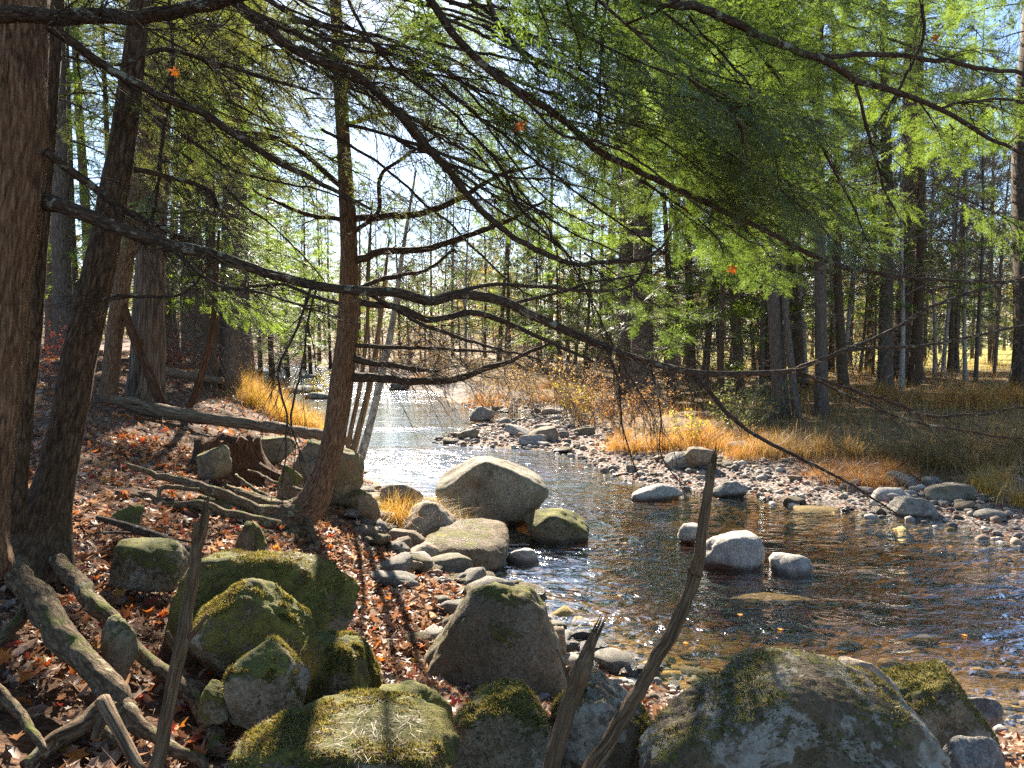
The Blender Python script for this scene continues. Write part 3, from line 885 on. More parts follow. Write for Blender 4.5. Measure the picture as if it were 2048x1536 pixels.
HIGH = [
    [(-60, 36, 2.5, 44), (60, 36, 2.5, 44), (180, 38, 2.5, 41), (290, 36, 2.5, 38), (400, 14, 2.5, 35), (560, -24, 2.5, 30)],
    [(60, 20, 3.0, 30), (130, 75, 3.1, 26), (200, 120, 3.2, 24), (330, 200, 3.3, 22), (420, 238, 3.4, 20), (500, 290, 3.5, 18), (560, 322, 3.6, 16), (640, 360, 3.7, 13), (740, 420, 3.8, 8)],
    [(90, 300, 3.0, 24), (150, 350, 3.1, 22), (215, 400, 3.2, 20), (270, 432, 3.3, 18), (340, 465, 3.4, 13), (400, 500, 3.5, 9)],
    [(240, 130, 3.3, 14), (330, 100, 3.4, 12), (480, 140, 3.6, 10), (640, 190, 3.8, 7)],
    [(430, -20, 3.4, 24), (520, 40, 3.5, 23), (610, 110, 3.6, 23), (705, 150, 3.7, 22), (775, 205, 3.8, 22), (845, 280, 3.9, 21), (895, 345, 4.0, 20), (955, 415, 4.1, 18), (1030, 478, 4.2, 16), (1110, 512, 4.3, 14), (1200, 525, 4.4, 11), (1310, 508, 4.5, 8), (1360, 440, 4.6, 5)],
    [(480, 10, 3.8, 17), (600, 70, 3.9, 15), (690, 130, 4.0, 14), (780, 210, 4.1, 12), (860, 300, 4.2, 10), (1000, 400, 4.4, 6)],
    [(840, -30, 3.8, 22), (885, 40, 3.85, 22), (940, 110, 3.9, 21), (1030, 175, 4.0, 20), (1110, 225, 4.1, 19), (1190, 295, 4.2, 18), (1290, 350, 4.3, 17), (1380, 388, 4.4, 16), (1470, 430, 4.5, 15), (1560, 476, 4.6, 13), (1680, 530, 4.7, 11), (1800, 556, 4.8, 9), (1930, 560, 4.9, 8), (2080, 562, 5.0, 6)],
    [(965, -30, 4.0, 14), (985, 40, 4.05, 14), (1020, 90, 4.1, 13), (1070, 118, 4.2, 11), (1130, 145, 4.3, 8), (1220, 210, 4.4, 5)],
    [(690, -20, 4.2, 9), (730, 60, 4.2, 9), (800, 150, 4.3, 9), (900, 220, 4.3, 8), (930, 255, 4.4, 8), (1000, 330, 4.4, 6), (1080, 430, 4.5, 5), (1120, 520, 4.5, 3)],
    [(500, -20, 4.4, 12), (590, 35, 4.5, 12), (690, 60, 4.6, 11), (800, 90, 4.7, 10), (920, 160, 4.8, 8), (1040, 250, 4.9, 5)],
    [(270, 345, 4.0, 16), (340, 355, 4.1, 14), (415, 380, 4.2, 12), (432, 415, 4.2, 7)],
    [(930, 250, 4.4, 6), (1000, 330, 4.5, 8), (1050, 420, 4.5, 8), (1130, 500, 4.5, 7), (1160, 560, 4.5, 5), (1230, 690, 4.5, 4), (1310, 830, 4.5, 3)],
    [(1220, -20, 4.3, 8), (1205, 90, 4.3, 7), (1200, 200, 4.3, 6), (1210, 330, 4.3, 4)],
    [(340, 0, 4.5, 9), (345, 150, 4.4, 8), (330, 280, 4.3, 9), (305, 430, 4.3, 9), (290, 490, 4.3, 5)],
]
for f in HIGH: branch(tA, bA, f, twigs=40, lmin=0.15, lmax=0.8, sides=9, sub=5, thick=0.0028, slim=0.74)
for _ in range(34):
    u, v, d = R.uniform(120, 1000), R.uniform(-60, 300), R.uniform(3.7, 5.4)
    sl, ln = R.uniform(0.2, 0.85), R.uniform(260, 560)
    a = [(u + ln * t, v + ln * sl * t ** R.uniform(0.8, 1.3) + R.normal(0, 10), d + 0.4 * t, 7 - 4.5 * t) for t in (0, 0.25, 0.5, 0.75, 1.0)]
    branch(tA, bA, a, 'branch_plain', twigs=18, lmin=0.15, lmax=0.6, sides=6, sub=4, thick=0.0026)

# the hemlock whose crown reaches in from the right
bR = np.array([6.4, 4.6, 0.0]); bR[2] = -0.2
bR = np.array([-1.0, -1.6, gz(-1.0, -1.6)])
tR = thing('hemlock_tree', 'bright green hemlock boughs hanging from the top edge over the far bank', 'tree', bR)
mbx = MB(); tp = catmull([[*bR, 0.24], [-1.0, -1.5, 3.0, 0.21], [-0.9, -1.4, 6.0, 0.16], [-0.9, -1.3, 11.0, 0.05]], 0.15)
tube(mbx, tp[:, :3], tp[:, 3], 20, 0.08, 0.05, 4)
link('trunk', mbx.mesh('trunk', M['bark_red'], origin=bR), tR)
for f in [
    [(1150, -260, 2.4, 26), (1250, -20, 3.2, 22), (1350, 10, 3.6, 21), (1440, 38, 3.8, 20), (1545, 82, 4.0, 19), (1650, 122, 4.2, 17), (1740, 168, 4.4, 15), (1830, 200, 4.5, 13), (1920, 240, 4.6, 11), (2000, 285, 4.7, 9), (2080, 320, 4.8, 7)],
    [(1640, 110, 4.2, 13), (1720, 110, 4.3, 12), (1800, 114, 4.4, 12), (1890, 120, 4.5, 11), (1980, 138, 4.6, 10), (2080, 148, 4.7, 9)],
    [(1470, -40, 4.0, 9), (1510, 90, 4.1, 8), (1560, 165, 4.2, 8), (1600, 235, 4.3, 8), (1650, 310, 4.4, 7), (1700, 400, 4.5, 5), (1740, 500, 4.5, 3)],
    [(1380, 30, 3.9, 7), (1440, 100, 4.0, 7), (1510, 190, 4.1, 6), (1540, 270, 4.2, 5), (1560, 380, 4.3, 3)],
    [(1715, 165, 4.4, 8), (1735, 265, 4.5, 8), (1765, 370, 4.6, 6), (1790, 430, 4.6, 3)],
    [(1850, -30, 4.6, 9), (1840, 80, 4.6, 8), (1800, 180, 4.6, 7), (1740, 265, 4.6, 5)],
    [(1880, 225, 4.6, 7), (1960, 200, 4.8, 6), (2060, 205, 4.9, 5)],
]: branch(tR, bR, f, twigs=20, lmin=0.12, lmax=0.5, sides=9, slim=0.8)

# boughs of needles: dense and dark over the stream, bright towards the right, thin and olive on the left
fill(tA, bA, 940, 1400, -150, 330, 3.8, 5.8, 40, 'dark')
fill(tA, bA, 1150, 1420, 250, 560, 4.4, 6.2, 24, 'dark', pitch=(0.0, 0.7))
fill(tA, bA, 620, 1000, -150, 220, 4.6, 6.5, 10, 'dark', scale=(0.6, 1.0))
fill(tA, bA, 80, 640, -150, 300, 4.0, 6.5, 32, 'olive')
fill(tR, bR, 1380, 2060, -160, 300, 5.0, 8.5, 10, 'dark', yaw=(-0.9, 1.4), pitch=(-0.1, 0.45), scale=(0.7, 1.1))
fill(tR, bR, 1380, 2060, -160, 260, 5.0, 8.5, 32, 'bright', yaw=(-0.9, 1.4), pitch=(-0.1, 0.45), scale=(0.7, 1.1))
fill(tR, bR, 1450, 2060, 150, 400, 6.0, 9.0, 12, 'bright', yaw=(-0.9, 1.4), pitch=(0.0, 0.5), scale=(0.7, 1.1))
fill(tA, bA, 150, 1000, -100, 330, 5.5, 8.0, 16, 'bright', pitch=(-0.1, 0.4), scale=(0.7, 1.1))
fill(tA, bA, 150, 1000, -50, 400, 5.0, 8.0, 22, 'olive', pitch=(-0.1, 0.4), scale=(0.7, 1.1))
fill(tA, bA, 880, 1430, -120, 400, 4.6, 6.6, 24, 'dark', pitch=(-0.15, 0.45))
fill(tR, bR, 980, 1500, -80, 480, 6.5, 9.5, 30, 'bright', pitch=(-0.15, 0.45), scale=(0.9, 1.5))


# upper crown, above the frame: what shades the near bank
def upper_crown(tree, base, x, y, z0, z1, n, kind, scale=(1.1, 1.7), rad=0.15):
    for k in range(n):
        z = z0 + (z1 - z0) * (k + R.random()) / n
        a = R.uniform(0, 2 * math.pi); sc = R.uniform(*scale) * (1.25 - 0.7 * (z - z0) / (z1 - z0))
        place_bough(tree, base, (x + rad * math.cos(a), y + rad * math.sin(a), z), a, R.uniform(-0.05, 0.3), R.normal(0, 0.15), sc, kind)


upper_crown(tA, bA, -2.0, 3.0, 4.4, 10.5, 30, 'dark', (1.7, 2.6))

# B: dark trunk right behind it
bB = np.array([*P(30, 985, 3.7)[:2], 0]); bB[2] = gz(bB[0], bB[1])
tB = thing('hemlock_tree', 'slim dark trunk directly behind the thick hemlock at the picture edge', 'tree', bB)
trunk_part(tB, bB, [(20, 1060, 3.7, 70), (32, 930, 3.7, 52), (52, 760, 3.7, 46), (72, 520, 3.7, 44), (92, 250, 3.7, 42), (108, 0, 3.7, 40), (130, -500, 3.7, 34), (150, -1500, 3.7, 18)], 'bark_dark', 24, seed=2)
upper_crown(tB, bB, P(120, -300, 3.7)[0], 3.7, 4.6, 8.0, 12, 'olive', (1.0, 1.5))

# C: tilted dark trunk with mossy foot
bC = np.array([*P(85, 1075, 4.0)[:2], 0]); bC[2] = gz(bC[0], bC[1])
tC = thing('maple_tree', 'tilted blackish trunk with moss at its flared foot, leaning towards the stream', 'tree', bC)
trunk_part(tC, bC, [(60, 1150, 3.95, 190), (85, 1050, 4.0, 120), (110, 960, 4.0, 84), (130, 860, 4.0, 74), (158, 720, 4.0, 72), (198, 540, 4.0, 64), (225, 400, 4.0, 58), (250, 250, 4.0, 50), (272, 80, 4.0, 44), (290, -100, 4.0, 40), (330, -600, 4.0, 32), (350, -1500, 4.0, 16)],
           'bark_dark', 36, 0.04, seed=3, ridge=0.05)
upper_crown(tC, bC, P(320, -450, 4.0)[0], 4.0, 4.6, 8.5, 14, 'olive', (1.0, 1.6))

# D, E: trunks farther up the bank
def bank_tree(u, d, name, label, pts, mat, sides=28, seed=1, ridge=0.05, **kw):
    x = (u - 1024) / FPX * d
    b = np.array([x, d, gz(x, d)])
    t = thing(name, label, 'tree', b)
    # shift the trunk so that it is rooted in the ground
    trunk_part(t, b, pts, mat, sides, 0.08, seed=seed, ridge=ridge, **kw)
    return t, b


tD, bD = bank_tree(222, 11, 'hemlock_tree', 'brown leaning trunk just left of the big ridged trunk on the leafy bank', [(216, 830, 11, 52), (219, 770, 11, 38), (232, 650, 11, 36), (252, 520, 11, 34), (275, 380, 11, 32), (300, 200, 11, 30), (330, -50, 11, 26), (360, -400, 11, 12)], 'bark_red', 24, 5)
tE, bE = bank_tree(292, 12, 'pine_tree', 'big deeply ridged trunk with flaring roots on the leafy bank', [(290, 840, 12, 120), (291, 800, 12, 88), (294, 750, 12, 74), (298, 640, 12, 66), (303, 500, 12, 60), (312, 300, 12, 56), (322, 50, 12, 50), (330, -400, 12, 30)], 'bark_ridge', 40, 6, ridge=0.10, freq=5)
for (t, b, u, d, n) in ((tD, bD, 300, 11, 5), (tE, bE, 320, 12, 6)):
    for _ in range(n):
        a = R.uniform(-2.4, 1.0)
        p = P(u, R.uniform(-250, 420), d)
        place_bough(t, b, p, a, R.uniform(-0.1, 0.4), R.normal(0, 0.2), R.uniform(1.4, 2.4), 'olive' if R.random() < 0.5 else 'bright')
fill(tE, bE, 350, 520, 400, 610, 9.5, 12, 16, 'bright', yaw=(-0.9, 0.6), pitch=(0.1, 0.6), scale=(1.0, 1.7))

# F: the hemlock leaning out of the bank in the middle
bF = np.array([*P(600, 1060, 6.5)[:2], 0]); bF[2] = gz(bF[0], bF[1])
tF = thing('hemlock_tree', 'red-brown hemlock curving up from exposed roots in the middle of the bank', 'tree', bF)
trunk_part(tF, bF, [(545, 1052, 6.35, 40), (585, 1042, 6.42, 66), (622, 1010, 6.5, 70), (648, 950, 6.5, 58), (668, 870, 6.5, 53), (682, 775, 6.5, 51), (694, 670, 6.5, 47), (698, 560, 6.5, 41), (697, 460, 6.5, 37), (690, 340, 6.5, 31), (682, 200, 6.5, 28), (674, 60, 6.5, 26), (668, -100, 6.5, 24), (655, -600, 6.5, 18), (650, -1200, 6.5, 10)],
           'bark_red', 44, 0.045, seed=7, ridge=0.06)
FB = [
    [(700, 755, 6.5, 20), (760, 757, 6.4, 17), (820, 764, 6.3, 16), (880, 762, 6.2, 15), (950, 745, 6.1, 12), (1040, 712, 6.0, 9), (1110, 682, 5.9, 5)],
    [(700, 715, 6.5, 18), (745, 728, 6.4, 12), (800, 736, 6.3, 10), (880, 742, 6.2, 6)],
    [(700, 690, 6.5, 10), (800, 697, 6.4, 8), (900, 697, 6.3, 7), (1010, 706, 6.2, 4)],
    [(695, 525, 6.5, 17), (770, 505, 6.4, 15), (850, 500, 6.3, 13), (930, 475, 6.2, 11), (1010, 440, 6.1, 9), (1090, 400, 6.0, 5)],
    [(700, 440, 6.5, 15), (770, 432, 6.4, 14), (850, 425, 6.3, 13), (930, 390, 6.2, 11), (1000, 350, 6.1, 8), (1080, 330, 6.0, 4)],
    [(695, 480, 6.5, 10), (760, 420, 6.4, 9), (760, 350, 6.3, 8), (830, 300, 6.2, 6), (880, 270, 6.1, 4)],
    [(695, 590, 6.5, 14), (760, 560, 6.4, 9), (850, 540, 6.3, 7), (910, 500, 6.2, 5)],
    [(690, 440, 6.5, 10), (620, 430, 6.4, 8), (540, 400, 6.3, 6), (470, 350, 6.2, 4)],
    [(690, 380, 6.5, 10), (600, 300, 6.4, 9), (540, 270, 6.3, 8), (470, 260, 6.2, 6), (400, 250, 6.1, 4)],
    [(685, 250, 6.5, 9), (740, 235, 6.4, 8), (800, 230, 6.3, 7), (900, 260, 6.2, 4)],
    [(690, 610, 6.5, 9), (620, 590, 6.6, 8), (560, 570, 6.7, 6), (480, 575, 6.8, 4)],
    [(680, 180, 6.5, 9), (760, 110, 6.4, 8), (850, 60, 6.3, 6), (920, 40, 6.2, 4)],
    [(680, 150, 6.5, 9), (600, 110, 6.4, 8), (520, 100, 6.3, 6), (440, 120, 6.2, 4)],
]
for f in FB: branch(tF, bF, f, 'branch_plain', twigs=32, lmin=0.2, lmax=0.9, sides=8, sub=5, thick=0.004)
fill(tF, bF, 720, 820, 590, 640, 6.8, 7.6, 5, 'bright', yaw=(-0.5, 0.5), pitch=(0.3, 0.8), scale=(0.6, 0.9))
fill(tF, bF, 780, 1000, 250, 520, 6.6, 8.0, 10, 'olive', scale=(0.6, 1.0))
fill(tF, bF, 560, 1050, -80, 420, 7.0, 10.0, 26, 'bright', yaw=(-1.2, 1.2), pitch=(-0.15, 0.4), scale=(0.9, 1.5))
upper_crown(tF, bF, P(660, -200, 6.5)[0], 6.5, 5.6, 10.0, 12, 'dark', (1.3, 2.0))

# roots of F: fingers of wood clasping the eroded bank
for pts in [
    [(600, 1035, 6.45, 40), (520, 1020, 6.35, 30), (440, 995, 6.3, 26), (380, 970, 6.3, 22), (320, 950, 6.3, 17), (255, 930, 6.3, 9)],
    [(610, 1050, 6.4, 40), (540, 1050, 6.2, 32), (470, 1030, 6.1, 28), (400, 1015, 6.0, 22), (340, 1010, 6.0, 15), (280, 980, 6.0, 8)],
    [(612, 1030, 6.45, 70), (560, 1045, 6.4, 62), (500, 1035, 6.35, 50), (450, 1015, 6.3, 38), (400, 1000, 6.3, 24)],
    [(602, 1050, 6.4, 54), (540, 1062, 6.3, 48), (480, 1055, 6.2, 36), (440, 1040, 6.2, 20)],
    [(618, 1020, 6.5, 54), (570, 1018, 6.5, 42), (520, 1005, 6.55, 30), (470, 985, 6.6, 16)],
    [(620, 1010, 6.5, 34), (560, 1005, 6.6, 22), (500, 990, 6.8, 16), (450, 965, 7.0, 10)],
    [(625, 990, 6.5, 24), (590, 1000, 6.6, 16), (540, 995, 6.8, 12), (500, 972, 7.0, 9), (470, 950, 7.2, 6)],
    [(600, 1060, 6.3, 34), (560, 1075, 6.1, 24), (510, 1065, 6.0, 20), (450, 1050, 6.0, 14)],
    [(618, 1045, 6.3, 22), (628, 1075, 6.15, 15), (636, 1110, 6.05, 13), (634, 1150, 6.0, 12)],
    [(580, 1070, 6.3, 22), (572, 1100, 6.2, 18), (570, 1140, 6.1, 14)],
    [(630, 985, 6.5, 14), (615, 985, 6.6, 10), (560, 968, 7.0, 8), (500, 940, 7.4, 5)],
    [(400, 985, 6.2, 12), (330, 975, 6.1, 12), (310, 1010, 6.0, 9)],
]:
    p, r = px_path(pts, 0.04); k = int(R.integers(60)); p = p + np.stack([fbm(p * 3.5 + 13 * c + k, 3, k + c, 0.6) for c in range(3)], 1) * 0.05
    mb = MB(); tube(mb, p, r * 0.85, 12, 0.35, 0.12, k, freq=10)
    link('root', mb.mesh('root', M['root'], origin=bF), tF)

# G: clump of three thin leaning stems on the rock behind F
bG = np.array([*P(715, 935, 8.6)[:2], 0]); bG[2] = P(715, 945, 8.6)[2]
tG = thing('birch_tree', 'clump of thin pale stems leaning right behind the curving hemlock', 'tree', bG)
for pts in [
    [(700, 930, 8.6, 18), (715, 870, 8.6, 15), (735, 790, 8.6, 14), (752, 700, 8.6, 12), (765, 600, 8.6, 10), (778, 480, 8.6, 4)],
    [(712, 945, 8.5, 26), (726, 900, 8.5, 19), (745, 830, 8.5, 17), (768, 730, 8.5, 16), (786, 640, 8.5, 13), (806, 500, 8.5, 9), (832, 340, 8.5, 4)],
    [(690, 935, 8.7, 14), (702, 860, 8.7, 11), (722, 760, 8.7, 10), (735, 640, 8.7, 8), (735, 540, 8.7, 6), (745, 400, 8.7, 3)],
]: trunk_part(tG, bG, pts, 'bark_pale' if pts[1][3] > 16 else 'log', 12, 0.08, 'stem', 0.06, 0.0, int(R.integers(50)))

# C's great roots running down the slope in front
def bare_root(label, pts, mat='root', sides=20, parent=None, base=None):
    p, r = px_path(pts, 0.02)
    p[:, 2] = 0.45 * p[:, 2] + 0.55 * (ground_z(p[:, 0], p[:, 1]) + 0.35 * r)
    k = int(R.integers(60)); p = p + np.stack([fbm(p * 5.0 + 13 * c + k, 3, k + c, 0.6) for c in range(3)], 1) * 0.024
    mb = MB(); tube(mb, p, r * (1 + 0.25 * fbm(p * 7 + k, 3, k))[:, ], sides, 0.32, 0.14, k, freq=11)
    o = link('root', mb.mesh('root', M[mat], origin=base), parent)
    if label: o['label'] = label
    return o


for lab, pts in [
    ('thick lichen-crusted root sloping down through the leaf litter', [(30, 1010, 3.5, 36), (45, 1060, 3.3, 50), (95, 1130, 3.1, 52), (150, 1210, 2.95, 50), (195, 1280, 2.85, 54), (228, 1330, 2.78, 60), (245, 1365, 2.75, 36)]),
    (None, [(225, 1325, 2.78, 44), (265, 1390, 2.7, 33), (310, 1435, 2.65, 28), (360, 1460, 2.6, 30), (400, 1490, 2.58, 24), (440, 1540, 2.5, 18)]),
    (None, [(225, 1320, 2.78, 46), (195, 1370, 2.7, 44), (160, 1420, 2.62, 40), (110, 1470, 2.55, 36), (50, 1530, 2.45, 28)]),
    ('dark ringed root running parallel behind the thick one', [(110, 1040, 3.9, 36), (160, 1110, 3.6, 36), (215, 1180, 3.4, 33), (270, 1240, 3.25, 31), (330, 1300, 3.1, 31), (375, 1345, 3.0, 32), (400, 1395, 2.9, 31), (425, 1450, 2.8, 30), (425, 1490, 2.7, 28), (395, 1545, 2.6, 24)]),
    (None, [(200, 1400, 2.62, 18), (235, 1450, 2.58, 18), (270, 1510, 2.52, 16), (290, 1560, 2.48, 12)]),
    (None, [(-30, 1290, 2.7, 30), (30, 1360, 2.6, 28), (75, 1400, 2.5, 22), (90, 1440, 2.45, 12)]),
    (None, [(60, 1080, 3.4, 30), (40, 1160, 3.2, 26), (-10, 1250, 3.0, 20)]),
]: bare_root(lab, pts, parent=tC, base=bC)

# ------------------------------------------------------------------ dead wood
def dead(name, label, cat, paths, mat, base, sides=18, rough=0.07, ridge=0.06, step=0.03, part=None, freq=12, sharp=False):
    t = thing(name, label, cat, base)
    for i, pts in enumerate(paths):
        p, r = px_path(pts, step if not sharp else 0.012); mb = MB()
        if sharp: p = p + np.stack([fbm(p * 9.0 + 7 * c, 3, c + i) for c in range(3)], 1) * 0.012
        tube(mb, p, r, sides if i == 0 else 10, rough + (0.06 if sharp else 0), ridge + (0.05 if sharp else 0), int(R.integers(60)), freq=freq + (8 if sharp else 0))
        if sharp and i == 0:   # a splintered break: slivers of wood at the top
            T = p[-1] - p[-4]; T /= np.linalg.norm(T)
            for _ in range(7):
                o_ = R.normal(0, 0.55, 3) * r[-1]; o_ -= T * (o_ @ T)
                l_ = R.uniform(0.02, 0.07)
                tube(mb, np.array([p[-1] + o_ - T * 0.05, p[-1] + o_, p[-1] + o_ * 0.9 + T * l_]), [r[-1] * 0.4, r[-1] * 0.33, 0.0008], 5, cap=False)
        link((part or ['stem', 'stub'])[min(i, 1)], mb.mesh('stem', M[mat], origin=base), t)
    return t


def on_ground(u, d):
    x = (u - 1024) / FPX * d
    return np.array([x, d, gz(x, d)])


dead('dead_stick', 'upright grey dead stick with forked top before the mossy boulder', 'stick', [
    [(296, 1680, 2.1, 32), (316, 1536, 2.15, 29), (336, 1430, 2.2, 27), (352, 1330, 2.22, 27), (368, 1270, 2.25, 29), (374, 1220, 2.28, 24), (385, 1150, 2.3, 22), (396, 1095, 2.33, 25), (405, 1055, 2.34, 17), (410, 1024, 2.35, 14)],
    [(393, 1105, 2.33, 15), (389, 1075, 2.32, 14), (391, 1047, 2.32, 11)],
    [(370, 1285, 2.25, 14), (395, 1262, 2.22, 11), (418, 1230, 2.2, 8)],
    [(352, 1300, 2.25, 11), (335, 1258, 2.24, 6)]], 'deadwood', on_ground(300, 2.1), sharp=True)
dead('dead_stick', 'tall crooked dead stick standing in front of the midstream rocks', 'stick', [
    [(1095, 1680, 2.0, 36), (1180, 1536, 2.1, 33), (1240, 1440, 2.15, 30), (1300, 1345, 2.2, 28), (1350, 1250, 2.25, 26), (1378, 1185, 2.28, 25), (1391, 1140, 2.3, 28), (1399, 1090, 2.3, 23), (1412, 1000, 2.33, 20), (1427, 926, 2.36, 18)],
    [(1385, 1150, 2.28, 12), (1374, 1138, 2.27, 6)], [(1396, 1152, 2.28, 10), (1408, 1149, 2.28, 5)]], 'deadwood', on_ground(1100, 2.0), sharp=True)
dead('dead_stick', 'short broken dead stick with pointed end, right of the pointed boulder', 'stick', [
    [(1085, 1680, 1.98, 42), (1106, 1536, 2.0, 36), (1126, 1450, 2.05, 36), (1146, 1380, 2.1, 38), (1160, 1345, 2.1, 40), (1172, 1310, 2.12, 30), (1190, 1264, 2.14, 15)],
    [(1140, 1370, 2.1, 12), (1128, 1335, 2.1, 6), (1116, 1295, 2.12, 3)], [(1160, 1362, 2.1, 20), (1184, 1357, 2.08, 9)]], 'deadwood', on_ground(1090, 1.98), sharp=True)
dead('fallen_log', 'long weathered log lying across the bank behind the stump', 'log', [
    [(225, 798, 10.3, 16), (262, 808, 10.2, 25), (330, 824, 10.0, 30), (420, 838, 9.8, 25), (520, 852, 9.6, 22), (600, 864, 9.4, 23), (700, 882, 9.1, 20)],
    [(250, 800, 10.1, 12), (300, 812, 10.0, 10), (360, 836, 9.9, 7)]], 'log', on_ground(450, 9.8), freq=10, rough=0.28, ridge=0.16)
dead('fallen_log', 'short dead log low between the far trunks on the leafy bank', 'log', [[(330, 742, 14.5, 18), (380, 752, 14.5, 17), (445, 762, 14.5, 14)]], 'log', on_ground(390, 14.5))
dead('leaning_deadwood', 'thin dead trunk leaning against the big ridged trunk', 'dead trunk', [[(245, 600, 11.0, 13), (262, 660, 10.9, 16), (290, 730, 10.8, 18), (320, 800, 10.7, 20), (330, 830, 10.7, 20)], [(258, 640, 10.9, 9), (285, 690, 10.9, 6)]], 'stump', on_ground(330, 10.7))
dead('leaning_sapling', 'thin dead sapling slanting up beside the far stump on the left bank', 'sapling', [[(365, 835, 10.5, 12), (385, 800, 10.5, 14), (405, 740, 10.5, 14), (425, 650, 10.5, 12), (432, 560, 10.5, 9), (438, 460, 10.5, 5)]], 'stump', on_ground(365, 10.5))
dead('fallen_branch', 'dark fallen branch lying across the slope behind the forked stick', 'branch', [
    [(195, 1035, 4.6, 10), (260, 1055, 4.5, 16), (330, 1080, 4.4, 20), (400, 1115, 4.3, 22)], [(190, 1065, 4.6, 4), (280, 1068, 4.5, 5), (420, 1090, 4.4, 4)], [(285, 1064, 4.5, 5), (350, 1110, 4.4, 4), (385, 1150, 4.3, 3)]], 'branch', on_ground(300, 4.5))
dead('fallen_branch', 'pale bare stick lying in the leaves beside the lower left roots', 'branch', [[(190, 1480, 2.5, 18), (205, 1440, 2.55, 20), (232, 1405, 2.6, 12)], [(205, 1400, 2.6, 30), (232, 1450, 2.52, 26), (262, 1505, 2.45, 24), (285, 1545, 2.4, 18)]], 'log', on_ground(232, 2.52))

# stump, jagged and hollow
def build_stump():
    b = on_ground(452, 8.0)
    t = thing('tree_stump', 'rotten red-brown stump with jagged top before the long log', 'stump', b)
    n, m = 48, 22
    th = np.linspace(0, 2 * math.pi, n, endpoint=False)
    top = 0.34 + 0.05 * fbm(np.stack([np.cos(th) * 2.2, np.sin(th) * 2.2, 0 * th], 1), 3, 5) + 0.05 * np.abs(fbm(np.stack([np.cos(th) * 7, np.sin(th) * 7, 0 * th], 1), 2, 15))
    V, rest = [], []
    for k in range(m):
        f = k / (m - 1)
        r = 0.33 + 0.22 * (1 - f) ** 2.4
        rr = r * (1 + 0.10 * fbm(np.stack([np.cos(th) * 5, np.sin(th) * 5, np.full(n, f)], 1), 3, 8) + 0.5 * (1 - f) ** 2 * np.maximum(0, fbm(np.stack([np.cos(th) * 1.8, np.sin(th) * 1.8, 0 * th], 1), 2, 33)) + 0.07 * fbm(np.stack([np.cos(th) * 14, np.sin(th) * 14, np.full(n, f * 2)], 1), 2, 41))
        V.append(np.stack([np.cos(th) * rr, np.sin(th) * rr, -0.15 + f * (top + 0.15)], 1)); rest.append(np.stack([np.cos(th) * r, np.sin(th) * r, np.full(n, f * 0.5)], 1))
    for k in range(5):
        f = k / 4
        r = 0.29 * (1 - f * 0.98)
        V.append(np.stack([np.cos(th) * r, np.sin(th) * r, top * (1 - min(1, f * 2.5)) + 0.16 * min(1, f * 2.5) + 0.03 * np.sin(th * 7)], 1)); rest.append(np.stack([np.cos(th) * r, np.sin(th) * r, np.full(n, 0.6 + f * 0.2)], 1))
    V = np.concatenate(V); rest = np.concatenate(rest); K = m + 5
    i = np.arange(K - 1)[:, None] * n; j = np.arange(n)[None]
    q = np.stack([i + j, i + (j + 1) % n, i + n + (j + 1) % n, i + n + j], 2).reshape(-1, 4)
    link('stump_wood', mk('stump', V, None, q, M['stump'], True, {'rest': rest}), t)
    for a in (-2.4, -1.2, -0.3):
        mb = MB(); tube(mb, catmull([[0.28 * math.cos(a), 0.28 * math.sin(a), 0.1], [0.5 * math.cos(a), 0.5 * math.sin(a), 0.0], [0.75 * math.cos(a + 0.2), 0.75 * math.sin(a + 0.2), -0.12]], 0.05), np.linspace(0.08, 0.03, len(catmull([[0.28 * math.cos(a), 0.28 * math.sin(a), 0.1], [0.5 * math.cos(a), 0.5 * math.sin(a), 0.0], [0.75 * math.cos(a + 0.2), 0.75 * math.sin(a + 0.2), -0.12]], 0.05))), 10, 0.2, 0, 3)
        link('root', mb.mesh('root', M['stump']), t)


build_stump()

# ------------------------------------------------------------------ boulders
B = rock
B('boulder', 'large rounded grey boulder standing midstream, biggest in the river', 'boulder', 868, 1100, 913, 1048, 8.9, 'rock_olive', 11, 0.75, 5, planes=[((-0.75, -0.1, 0.65), 0.86), ((0.55, 0, 0.85), 0.80), ((0.9, 0, 0.35), 0.92), ((0, -1, 0.2), 0.9)], bury=0.25, rough=0.045)
B('boulder', 'grey boulder with yellow moss cap in the water beside the largest one', 'boulder', 1050, 1180, 1018, 1084, 8.1, 'rock_halfmoss', 12, 0.7, 4, bury=0.3, planes=[((0.7, -0.2, 0.7), 0.8), ((-0.8, -0.2, 0.5), 0.85)])
B('boulder', 'broad flat-topped shore boulder littered with needles beside the dark pool', 'boulder', 842, 1020, 1012, 1146, 7.0, 'rock_brown', 13, 1.7, 5, bury=0.3, top=0.33, p=8, planes=[((0.25, -0.12, 1.0), 0.72), ((1, -0.2, 0.3), 0.85), ((0.1, -1, 0.1), 0.9)], rough=0.05, keep=True)
B('boulder', 'brown sloping boulder under the yellow grass at the shore', 'boulder', 800, 915, 1005, 1085, 7.5, 'rock_warm', 14, 0.8, 4, keep=True)
B('rock', 'small pale rock at the waterline right of the flat shore boulder', 'rock', 1012, 1078, 1096, 1132, 7.3, 'rock_pale', 15, 0.6, 3)
B('rock', 'blocky speckled rock with sloping top left of the flat shore boulder', 'rock', 800, 884, 1088, 1164, 6.7, 'rock_warm', 16, 0.8, 4, planes=[((-0.5, 0, 0.85), 0.8), ((0.2, -1, 0.1), 0.8)])
B('rock', 'rounded grey rock in the leaves, left of the blocky speckled rock', 'rock', 742, 834, 1128, 1188, 6.4, 'rock_tip', 17, 0.7, 4)
